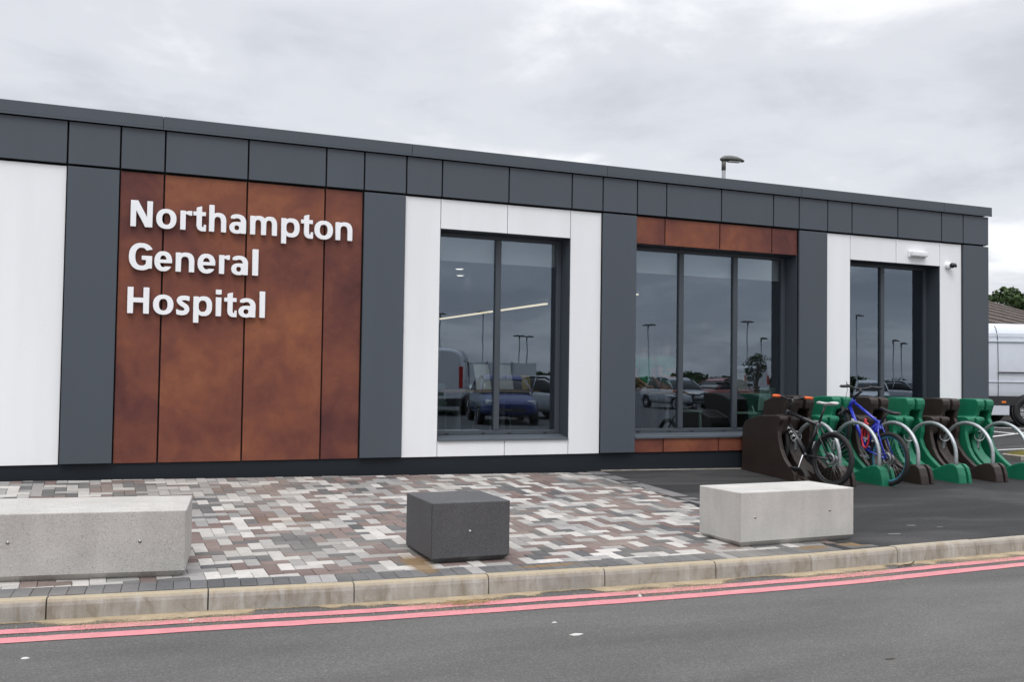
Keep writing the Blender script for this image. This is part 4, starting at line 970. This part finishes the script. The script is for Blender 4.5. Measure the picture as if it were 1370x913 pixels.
    for i in range(len(st)-1):
        for j in range(n): q.f.append([i*n+j, i*n+(j+1) % n, (i+1)*n+(j+1) % n, (i+1)*n+j]); q.m.append(0); q.sm.append(True)
    q.f += [list(range(n))[::-1], [(len(st)-1)*n+j for j in range(n)]]; q.m += [0, 0]; q.sm += [True, True]; q.build('saddle', P['saddle_mat'], o)
    c = MB(); c.lathe([(.03, -.058), (.088, -.058), (.094, -.060), (.088, -.062), (.03, -.062)], 32, 'y', M=Matrix.Translation(BB), closed=True)
    crk = c.build('crankset', 'black_paint', o)
    for s in (-1, 1):
        a = rad(P['crank']); e = BB+Vector((math.cos(a)*.17*s, -s*.075, math.sin(a)*.17*s)); g = MB(); g.tube([BB+Vector((0, -s*.06, 0)), e, e+Vector((0, -s*.03, 0))], [.014, .011, .008], 8); g.build('crank_arm', 'spoke_steel', crk)
    for s in (-1, 1):
        a = rad(P['crank']); e = BB+Vector((math.cos(a)*.17*s, -s*.13, math.sin(a)*.17*s)); g = MB(); g.box(-.045, .045, -.045, .045, -.011, .011, M=Matrix.Translation(e), c=.006); g.build('pedal', P.get('pedal', 'black_plastic'), crk)
    c = MB()
    for zz_ in (1, -1): c.tube([BB+Vector((0, -.06, .09*zz_)), RA+Vector((0, -.04, .042*zz_))], .004, 5)
    c.tube([RA+Vector((.0, -.055, -.03)), RA+Vector((.02, -.06, -.10)), RA+Vector((.05, -.058, -.13))], .012, 6); c.build('chain', 'spoke_steel', o)
    for (a, b_, lift) in P.get('decals', []):
        # scribbly white lettering strokes on the down tube
        q = MB(); ax = (BB-HB).normalized(); up = Vector((ax.z, 0, -ax.x))
        for i in range(9):
            u0 = a+(b_-a)*i/9; p = HB+(BB-HB)*u0+Vector((0, R0+.0015, 0)); sl = (-1)**i*.016
            q.tube([p+up*(-.024), p+ax*sl*1.3, p+up*.024+ax*.014], .0062, 4)
        q.build('decal', 'decal_white', o)
    return o
def bike_matrix(x, y, yaw_dx, pitch, lean=0.0):
    a = math.atan2(1, yaw_dx); return Matrix.Translation((x, y, Zg(x, y))) @ Matrix.Rotation(a, 4, 'Z') @ Matrix.Translation((0, 0, .325)) @ Matrix.Rotation(-pitch, 4, 'Y') @ Matrix.Rotation(lean, 4, 'X') @ Matrix.Translation((0, 0, -.325))
bicycle('black mountain bicycle with orange grips and white saddle', bike_matrix(8.075, -1.50, -.07, rad(6), rad(3)),
        dict(paint='black_paint', fork='black_paint', rim='rim_black', grip='orange_grip', saddle_mat='white_saddle', tube=.029, seat_top=(.285, 0, .72), saddle=(.20, 0, .96), bar=(.80, 0, .935), crank=100, disc=True, decals=[(.10, .60, 0)]))
blue = bicycle('blue mountain bicycle with black saddle locked to the green rack', bike_matrix(8.915, -1.53, .02, rad(18), rad(2)),
        dict(paint='blue_paint', fork='black_paint', rim='rim_blue', grip='black_plastic', saddle_mat='black_plastic', tube=.0225, seat_top=(.285, 0, .70), saddle=(.20, 0, .86), bar=(.775, 0, .955), crank=20, shock=True, pedal='chrome', decals=[(.30, .42, 0)]))
o = thing('coil_lock', 'red coiled cable lock tying the blue bicycle to the steel hoop', 'bicycle lock', at(8.855, -1.20, Zg(8.9, -1.2)+.60))
mb = MB(); mb.tube([(.022*math.cos(a*.5+1)+.003*math.cos(a*9), .055*math.cos(a)-.03+.004*a, .135*math.sin(a)+.012*a-.1+.003*math.sin(a*9)) for a in lin(.4, 8.6, 200)], .0135, 8); mb.build('cable', 'red_cable', o)
mb = MB(); mb.tube([(.03, .05, .10), (.035, .03, .18)], .017, 10); mb.build('barrel', 'red_cable', o)

# ------------------------------------------------------------------ vehicles
def loft(mb, st, mi=0, n=20, p=5.5):
    """st: (x, half width, z bottom, z top, top half width)"""
    base = len(mb.v)
    for (x, hw, zb, zt, tw) in st:
        zc, hz = (zb+zt)/2, (zt-zb)/2
        for i in range(n):
            a = 2*math.pi*i/n+math.pi/n; c, s = math.cos(a), math.sin(a)
            yy = math.copysign(abs(c)**(2/p), c); z_ = math.copysign(abs(s)**(2/p), s)
            t = max(0, z_)
            mb.v.append((x, yy*(hw+(tw-hw)*t), zc+hz*z_))
    for i in range(len(st)-1):
        for k in range(n):
            mb.f.append([base+i*n+k, base+i*n+(k+1) % n, base+(i+1)*n+(k+1) % n, base+(i+1)*n+k]); mb.m.append(mi); mb.sm.append(True)
    for e in (0, len(st)-1): mb.f.append([base+e*n+k for k in range(n)]); mb.m.append(mi); mb.sm.append(False)
def wheels(o, xs, hw, r, w=.22):
    for x in xs:
        for s in (-1, 1):
            t = MB(); t.lathe([(r*.62, -.5*w), (r*.93, -.5*w), (r, -.38*w), (r, .38*w), (r*.93, .5*w), (r*.62, .5*w)], 32, 'y', closed=True); q = t.build('wheel', 'rubber', o); q.location = (x, s*(hw-w*.45), r)
            t = MB(); t.lathe([(r*.63, s*w*.40), (r*.58, s*w*.30), (r*.5, s*w*.22), (r*.2, s*w*.30), (0, s*w*.32)], 24, 'y')
            for i in range(8):
                a = i*math.pi/4; t.tube([(r*.16*math.cos(a), s*w*.34, r*.16*math.sin(a)), (r*.58*math.cos(a), s*w*.36, r*.58*math.sin(a))], r*.055, 6)
            t.build('rim', 'alloy', q)
def van(label, M, paint):
    o = thing('parked_van', label, 'van', M, 'parked vans'); mb = MB(); hw = .98     # x forward
    loft(mb, [(-2.93, .90, .50, 2.30, .80), (-2.88, .96, .34, 2.38, .86), (-2.6, .98, .30, 2.42, .88), (0, .99, .30, 2.44, .89), (1.1, .99, .30, 2.44, .89), (1.45, .985, .30, 2.38, .88), (1.85, .98, .30, 2.02, .87), (2.2, .97, .30, 1.55, .90), (2.45, .96, .30, 1.32, .90), (2.85, .93, .32, 1.15, .86), (3.0, .84, .38, .95, .78)])
    mb.build('body', paint, o)
    t = MB()
    for s in (-1, 1):
        y0, y1 = (s*.975, s*1.002) if s > 0 else (s*1.002, s*.975)
        t.box(-2.9, 2.3, y0, y1, .49, .70)
    t.box(-2.985, -2.9, -.93, .93, .36, .62, c=.02); t.box(2.85, 3.06, -.86, .86, .36, .66, c=.03); t.build('side_strip', 'van_black', o)
    for s in (-1, 1):
        for x in (-1.95, 1.75):
            t = MB(); t.lathe([(.0, s*.9), (.39, s*.9), (.402, s*.999), (.385, s*1.003), (.375, s*.92)], 30, 'y'); q = t.build('wheel_arch', 'van_black', o); q.location = (x, 0, .36)
    for s in (-1, 1):
        def side(z): q = (z-1.36)/1.08; return s*((1-abs(q)**5.5)**(1/5.5)*(.988-.10*max(0, q))+.001)
        t = MB()
        for x in (-1.24, .05, 1.1): t.tube([(x-.03*max(0, z-1.3), side(z), z) for z in lin(.34, 2.36, 24)], .0065, 5)
        t.build('door_seam', 'seam_dark', o)
        t = MB(); a, b_ = sorted((s*.955, s*.992)); t.box(-1.5, 1.3, a, b_, .25, .485, c=.02); t.build('sill_panel', paint, o)
        t = MB(); a, b_ = sorted((s*.984, s*1.003)); t.box(-2.6, -1.24, a, b_, 1.235, 1.265); t.build('door_rail', 'seam_dark', o)
        t = MB(); a, b_ = sorted((s*.955, s*.994))
        for z in (1.98, 2.15): t.box(-2.8, 1.0, a*.972, b_*.966, z-.012, z+.012, c=.008)
        t.box(-2.8, 1.9, a, b_*1.0, 1.02, 1.045, c=.008); t.build('body_crease', paint, o)
        t = MB(); t.box(-1.41, -1.31, s*1.0-.008, s*1.0+.008, .54, .585); t.build('side_marker', 'lamp_orange', o)
        t = MB(); a, b_ = sorted((s*.90, s*.965)); t.prism([(.75, 1.42), (1.35, 1.40), (1.95, 1.38), (1.55, 1.95), (.75, 1.98)], a, b_, 'y'); t.build('door_window', 'lens_black', o)
        t = MB(); t.box(-2.95, -2.86, s*.86-.07, s*.86+.07, 1.0, 1.75, c=.02); t.build('tail_light', 'lamp_red', o)
        t = MB(); t.box(2.55, 2.90, s*.78-.1, s*.78+.1, .82, 1.06, c=.03); t.build('headlight', 'opal', o)
    t = MB(); t.prism([(1.42, 2.28), (2.28, 1.42), (2.33, 1.45), (1.47, 2.33)], -.78, .78, 'y'); t.build('windscreen', 'lens_black', o)
    t = MB(); t.box(-2.945, -2.93, -.006, .006, .5, 2.25); t.box(-2.95, -2.93, -.26, .26, .72, .84); t.build('rear_trim', 'seam_dark', o)
    wheels(o, (-1.95, 1.75), 1.0, .36, .24); return o
ax = -R_; ang = math.atan2(ax.y, ax.x)
pv = CAM+(F_+R_*((1377-685)/1315.8)-U_*((571-456.5)/1315.8))*22.9
off = Matrix.Rotation(ang, 4, 'Z') @ Vector((-1.95, 1.0, 0))
van('silver panel van parked beyond the right end of the building', at(pv.x-off.x, pv.y-off.y, Zg(pv.x, pv.y), ang), 'van_silver')
def refl(px_, t, z=-.12):
    # where a thing stands whose mirror image in the glass shows at that picture column
    d = F_+R_*((px_-685)/1315.8); return Vector((CAM.x+d.x*t, 2*.30-CAM.y-d.y*t, z))
RM = Vector((F_.x, -F_.y)).normalized(); RR = Vector((-RM.y, RM.x)); aM = math.atan2(RM.y, RM.x)
def refl_van(label, px_, t):
    p = refl(px_, t); van(label, at(p.x-RR.x*.98+RM.x*2.95, p.y-RR.y*.98+RM.y*2.95, -.12, aM), 'van_white')
refl_van('white panel van with its back to the building, reflected in the left window', 622, 35)
refl_van('white panel van with its back to the building, reflected in the wide window', 1030, 74)
def car(label, M, paint):
    o = thing('parked_car', label, 'car', M, 'parked cars across the road'); mb = MB()
    loft(mb, [(-2.05, .70, .45, .85, .66), (-1.95, .84, .30, .95, .78), (-1.2, .88, .24, 1.0, .82), (0, .89, .22, .98, .83), (.9, .89, .22, .96, .83), (1.6, .87, .24, .86, .78), (2.0, .80, .30, .74, .70), (2.12, .68, .38, .62, .60)])
    mb.build('body', paint, o)
    mb = MB(); loft(mb, [(-1.75, .66, .85, .98, .62), (-1.35, .78, .85, 1.36, .60), (-.6, .80, .85, 1.47, .62), (.1, .80, .85, 1.46, .62), (.55, .80, .85, 1.28, .64), (1.1, .74, .85, .94, .70)]); c = mb.build('cabin', 'lens_black', o)
    mb = MB(); loft(mb, [(-1.3, .60, 1.34, 1.385, .55), (-.6, .63, 1.44, 1.492, .58), (.1, .63, 1.43, 1.482, .58), (.45, .62, 1.30, 1.345, .57)]); mb.build('roof', paint, o)
    for s in (-1, 1):
        t = MB()
        for x0, x1 in ((-1.62, -1.25), (-.35, -.30), (.42, 1.05)): t.tube([(x0, s*.80, .95), (x1 if x0 < 0 else x0, s*.66, 1.42 if x0 < 0 and x0 > -1 else 1.38)], .03, 6) if x0 < 0 else t.tube([(1.05, s*.80, .93), (.40, s*.66, 1.36)], .03, 6)
        t.build('pillar', paint, o)
        t = MB(); t.box(1.75, 2.03, s*.62-.12, s*.62+.12, .58, .74, c=.03); t.build('headlight', 'opal', o)
        t = MB(); t.box(-2.03, -1.88, s*.66-.1, s*.66+.1, .68, .88, c=.03); t.build('tail_light', 'lamp_red', o)
        for x in (-1.3, 1.3):
            t = MB(); t.lathe([(.0, s*.80), (.35, s*.80), (.36, s*.895), (.32, s*.90)], 26, 'y'); q = t.build('wheel_arch', 'van_black', o); q.location = (x, 0, .32)
    t = MB(); t.box(2.05, 2.13, -.45, .45, .40, .52); t.build('grille', 'van_black', o)
    wheels(o, (-1.3, 1.3), .90, .31, .2)
p = refl(672, 31); car('blue hatchback facing the building, reflected in the left window', at(p.x, p.y, -.12, aM+math.pi-.15), 'car_blue')
p = refl(745, 34); car('silver hatchback beside the blue one, reflected in the left window', at(p.x, p.y, -.12, aM+math.pi-.7), 'car_silver')

for px_, t, dr, mat, l in ((640, 56, .5, 'van_white', 'white hatchback far across the car park, reflected beside the left window mullion'), (905, 47, -.4, 'car_silver', 'silver hatchback reflected next to the people in green'), (962, 52, .9, 'car_red', 'dark red hatchback reflected in the middle pane of the wide window'), (1165, 50, .3, 'van_white', 'white hatchback reflected in the left pane of the right window'), (1212, 58, -.6, 'car_silver', 'silver hatchback reflected in the right pane of the right window')):
    p = refl(px_, t); car(l, at(p.x, p.y, -.12, aM+math.pi+dr), mat)

# ------------------------------------------------------------------ street lamps
def lamp(label, x, y, z, h, az, heads=1, grp='street lamps'):
    o = thing('street_lamp', label, 'street lamp', at(x, y, z, az), grp)
    mb = MB(); mb.tube([(0, 0, 0), (0, 0, 1.3), (0, 0, 1.32), (0, 0, h-.30), (0, 0, h-.28)], [.085, .085, .055, .052, .052], 14); mb.build('post', 'post_grey', o)
    mb = MB(); mb.tube([(0, 0, h-.30), (0, 0, h-.02)], .058, 14); mb.build('collar', 'lamp_grey', o)
    for k in range(heads):
        mb = MB(); s = 1 if k == 0 else -1; n = 16; st = [(-.10, .03, -.03, .02), (-.07, .07, -.05, .05), (.02, .10, -.055, .10), (.18, .125, -.05, .115), (.36, .12, -.055, .095), (.50, .085, -.055, .05), (.57, .045, -.045, .01), (.60, .01, -.02, -.005)]
        for (px_, hw, zb, zt) in st:
            for i in range(n):
                a = 2*math.pi*i/n; sn = math.sin(a); mb.v.append((s*px_, hw*math.cos(a), h+(zt*sn if sn > 0 else -zb*sn)))
        for i in range(len(st)-1):
            for j in range(n): mb.f.append([i*n+j, i*n+(j+1) % n, (i+1)*n+(j+1) % n, (i+1)*n+j]); mb.m.append(0); mb.sm.append(True)
        mb.f += [list(range(n)), [(len(st)-1)*n+j for j in range(n)]]; mb.m += [0, 0]; mb.sm += [True, True]
        hd = mb.build('lamp_head', 'lamp_grey', o); mb = MB(); mb.box(s*.12 if s > 0 else -.46, s*.46 if s > 0 else -.12, -.075, .075, h-.062, h-.05); mb.build('lens', 'opal', hd)
lamp('grey street lamp rising behind the roof of the building', 15.27, 10.85, .2, 6.95, math.atan2(-.394, .918)+.25)
for px_, py_, hd, l in ((588, 432, 1, 'single lamp post across the road at the left edge of the left window reflection'), (646, 430, 2, 'twin lamp post across the road reflected beside the left window mullion'), (695, 462, 2, 'lower twin lamp post across the road reflected in the right pane of the left window'), (705, 463, 1, 'single lamp post standing right next to the lower twin post'),
        (868, 447, 2, 'twin lamp post across the road reflected above the people in green'), (1000, 443, 2, 'twin lamp post across the road reflected in the right pane of the wide window'), (1018, 465, 1, 'single lamp post across the road beside the small feathery tree'), (1146, 435, 1, 'tall single lamp post across the road at the left edge of the right window reflection'), (1195, 468, 1, 'left of two single lamp posts reflected in the right window'), (1206, 472, 1, 'right of two single lamp posts reflected in the right window')):
    p = refl(px_, 85); lamp(l, p.x, p.y, -.12, 1.483+(514+.014*(px_-685)-py_)/1315.8*85, aM+math.pi/2, hd)

# ------------------------------------------------------------------ trees, hedge, house, walls
def tree(label, x, y, z, h, rx, rz_, nleaf, ls, mat, grp=None, seed=1, name='tree', cat='tree', low=.35, flat=.75):
    rg = np.random.RandomState(seed); o = thing(name, label, cat, at(x, y, z), grp); t = MB()
    t.tube([(0, 0, -.2), (.05*h*.2, .02, h*.25), (.0, .04, h*.55), (.02, 0, h*.8)], [.045*h, .034*h, .022*h, .006*h], 9)
    cl = []
    for i in range(26):
        a = rg.uniform(0, 6.28); e = rg.uniform(-.9, 1); rr = rx*rg.uniform(.45, .85)*math.sqrt(max(.08, 1-e*e)); c = Vector((math.cos(a)*rr, math.sin(a)*rr, h*(low+(1-low)*.5)+e*h*(1-low)*.42)); cl.append((c, rg.uniform(.22, .42)*rx))
        if i % 2 == 0: t.tube([(0, .03, h*rg.uniform(.25, .5)), tuple(c*.55+Vector((0, 0, h*.22))), tuple(c)], [.014*h, .008*h, .002*h], 6)
    t.build('trunk', 'bark', o); f = MB()
    per = nleaf//26
    for c, r in cl:
        for i in range(per):
            d = rg.randn(3); d /= np.linalg.norm(d); p = np.array(c)+d*r*(rg.uniform(.35, 1.0)**.5)*np.array([1, 1, flat]); nrm = d+rg.randn(3)*.6; nrm /= np.linalg.norm(nrm)
            u = np.cross(nrm, rg.randn(3)); u /= np.linalg.norm(u)+1e-9; v = np.cross(nrm, u); s = ls*rg.uniform(.6, 1.4)
            f.add([p-u*s, p+v*s*.5, p+u*s, p-v*s*.5], [(0, 1, 2, 3)])
    f.build('crown', mat, o, False)
hx, hy = 38.4, 21.7
tree('round green tree behind the tiled roof at the right edge', hx+2.9, hy+7.5, .4, 6.6, 2.6, 2, 9000, .14, 'leaf_green', seed=5)
tree('dark green tree beyond the chimney at the right edge', hx+7.2, hy+6.0, .4, 5.9, 2.4, 2, 6000, .14, 'leaf_dark', seed=6)
hedge_tr = [tuple(refl(500+70*i, 112+6*math.sin(i*1.9))[:2]) for i in range(12)]
TW = ['far left of the left window', 'at the left edge of the left window', 'behind the white van', 'behind the hoarding', 'in the gap after the hoarding', 'left of the wide window', 'behind the people in green', 'in the middle of the wide window', 'behind the small feathery tree', 'left of the right window', 'behind the tall single lamp post', 'at the right end of the row']
for i, (x, y) in enumerate(hedge_tr):
    tree('bushy dark tree in the far row, '+TW[i], x, y, -.12, 1.5+.3*math.sin(i*2.3), 3.6, 2, 1600, .3, 'leaf_dark', 'row of bushy trees beyond the car park', 20+i, low=.1, flat=.4)
p = refl(1012, 60)
tree('small feathery tree in the car park opposite the wide window', p.x, p.y, -.12, 3.0, .9, 1.5, 1500, .06, 'leaf_dark', seed=43)
# house with tiled roof at the far right
hp_ = CAM+(F_+R_*((1320-685)/1315.8)-U_*((403-456.5)/1315.8))*40
ha = math.atan2(.47, .88); ho = Matrix.Rotation(ha, 4, 'Z') @ Vector((12.5, 4, 0))
hs = thing('tiled_house', 'house with brown tiled roof beyond the silver van', 'house', at(hp_.x-ho.x, hp_.y-ho.y, hp_.z-5.0, ha))
mb = MB(); mb.box(-1.5, 22, .6, 7.4, -.6, 2.6); mb.build('wall', 'brick_brown', hs)
rows = 11; mb = MB(); ov = .35
mb.prism([(0-ov, 2.52), (4, 5.0), (8+ov, 2.52), (8+ov, 2.40), (4, 4.86), (0-ov, 2.40)], -1.9, 22.4, 'x'); rf = mb.build('roof', 'roof_tile', hs)
for i in range(rows):
    y0 = -ov+(4+ov)*i/rows; z0 = 2.54+(5.0-2.52)*i/rows; mb = MB(); x = -1.9; 
    while x < 22.3:
        w = .33; j = random.uniform(-.006, .006)
        mb.add([(x, y0, z0+.055+j), (x+w*.5, y0, z0+.085+j), (x+w*.97, y0, z0+.055+j), (x+w*.97, y0+.36, z0+.20), (x+w*.5, y0+.36, z0+.225), (x, y0+.36, z0+.20), (x, y0, z0+.0), (x+w*.97, y0, z0+.0)], [(0, 1, 4, 5), (1, 2, 3, 4), (6, 0, 1), (6, 1, 7), (7, 1, 2)]); x += w
    q = mb.build('tile_course', 'roof_tile', rf, False)
mb = MB(); mb.prism([(-ov-.03, 2.36), (4, 4.82), (4, 5.02), (-ov-.03, 2.54)], -1.98, -1.9, 'x'); mb.box(-1.9, 22.4, -ov-.06, -ov-.005, 2.34, 2.52); mb.build('bargeboard', 'fascia_white', hs)
for wx in (1.5, 5.0, 8.5):
    mb = MB(); mb.box(wx, wx+1.6, .56, .62, .9, 2.1); q = mb.build('window', 'fascia_white', hs); mb = MB(); mb.box(wx+.08, wx+.76, .545, .562, .98, 2.02); mb.box(wx+.84, wx+1.52, .545, .562, .98, 2.02); mb.build('pane', 'lens_black', q)
fp = CAM+(F_+R_*((1346-685)/1315.8)-U_*((404-456.5)/1315.8))*52
fb = thing('flat_roof_block', 'pale flat-roofed block rising behind the tiled roof', 'building', at(fp.x, fp.y, 0, ha))
mb = MB(); mb.box(0, 9, 0, 6, -.6, fp.z-.3); mb.build('wall', 'render_pale', fb); mb = MB(); mb.box(-.05, 9.05, -.05, 6.05, fp.z-.3, fp.z); mb.build('parapet', 'fascia_white', fb)
# long white hoarding across the road, seen only as a reflection
p = refl(620, 50)
o = thing('hoarding', 'long pale hoarding across the road reflected in the windows', 'hoarding', at(p.x, p.y, -.12, math.atan2(RR.y, RR.x)))
for i in range(3):
    mb = MB(); mb.box(i*1.25, i*1.25+1.23, -.03, .03, .95, 2.1); mb.build('board', 'van_white', o)
    mb = MB(); mb.box(i*1.25-.05, i*1.25+.03, .035, .12, 0, 2.15); mb.build('post', 'post_grey', o)

mb = MB(); xs = lin(EDGE_X0+.02, X_END, 24)      # pale edging where the tarmac meets the plinth
for x in xs: mb.v += [(x, .0535, Zg(x, 0)+.012), (x, .036, Zg(x, 0)+.012), (x, .034, Zg(x, 0)-.05)]
for i in range(23):
    for k in range(2): mb.f.append([i*3+k, i*3+3+k, i*3+4+k, i*3+1+k]); mb.m.append(0); mb.sm.append(False)
mb.build('edging_strip', 'kerb_concrete', yard)
# parking bay lines on the far yard and the little kerbed island
def yline(a, b_, w=.1):
    mb = MB(); n = 12; d = Vector((b_[0]-a[0], b_[1]-a[1])); q = Vector((-d.y, d.x)).normalized()*w/2
    for i in range(n):
        p = Vector(a)+d*(i/(n-1))
        for s in (-1, 1): xx, yy = p.x+q.x*s, p.y+q.y*s; mb.v.append((xx, yy, Zg(xx, yy)+.006))
    for i in range(n-1): mb.f.append([2*i, 2*i+1, 2*i+3, 2*i+2]); mb.m.append(0); mb.sm.append(False)
    mb.build('bay_line', 'white_line_paint', yard)
def gpx(px_, py_):
    d = F_+R_*((px_-685)/1315.8)-U_*((py_-456.5)/1315.8); t = 8.0
    while t < 60:
        p = CAM+d*t
        if p.z < Zg(p.x, p.y): return (p.x, p.y)
        t += .02
for a, b_ in (((1318, 572), (1395, 575.5)), ((1318, 577), (1385, 583.5)), ((1320, 586), (1395, 576.5)), ((1310, 603.8), (1400, 600.3))): yline(gpx(*a), gpx(*b_))
pts = [gpx(*q) for q in ((1339.5, 614), (1350, 612.8), (1360, 611.2), (1372, 609), (1400, 609), (1400, 617), (1366, 617), (1352, 615.4))]
o = thing('kerbed_island', 'small kerbed island with yellowed turf right of the racks', 'island', at(0, 0, 0))
c0 = (sum(p[0] for p in pts)/8, sum(p[1] for p in pts)/8)
mb = MB(); inn = [(p[0]+(c0[0]-p[0])*.13, p[1]+(c0[1]-p[1])*.13) for p in pts]
for ring_, dz in ((pts, -.1), (pts, .07), (inn, .08), (inn, .05)): mb.v += [(p[0], p[1], Zg(*p)+dz) for p in ring_]
for k in range(3):
    for i in range(8): mb.f.append([k*8+i, k*8+(i+1) % 8, k*8+8+(i+1) % 8, k*8+8+i]); mb.m.append(0); mb.sm.append(False)
mb.build('kerb_edge', 'kerb_concrete', o)
mb = MB(); mb.add([(p[0], p[1], Zg(*p)+.055) for p in inn], [tuple(range(8))])
for i in range(900):
    a = random.random(); k = random.randrange(8); p = inn[k]; q = inn[(k+1) % 8]; u = random.random(); e = Vector((p[0]+(q[0]-p[0])*u, p[1]+(q[1]-p[1])*u)); e = Vector(c0)+(e-Vector(c0))*math.sqrt(a)
    z = Zg(e.x, e.y)+.05; h = random.uniform(.03, .08); l = random.uniform(-.03, .03); mb.add([(e.x-.004, e.y, z), (e.x+.004, e.y, z), (e.x+l, e.y+l, z+h)], [(0, 1, 2)])
mb.build('turf', 'yellow_turf', o, False)
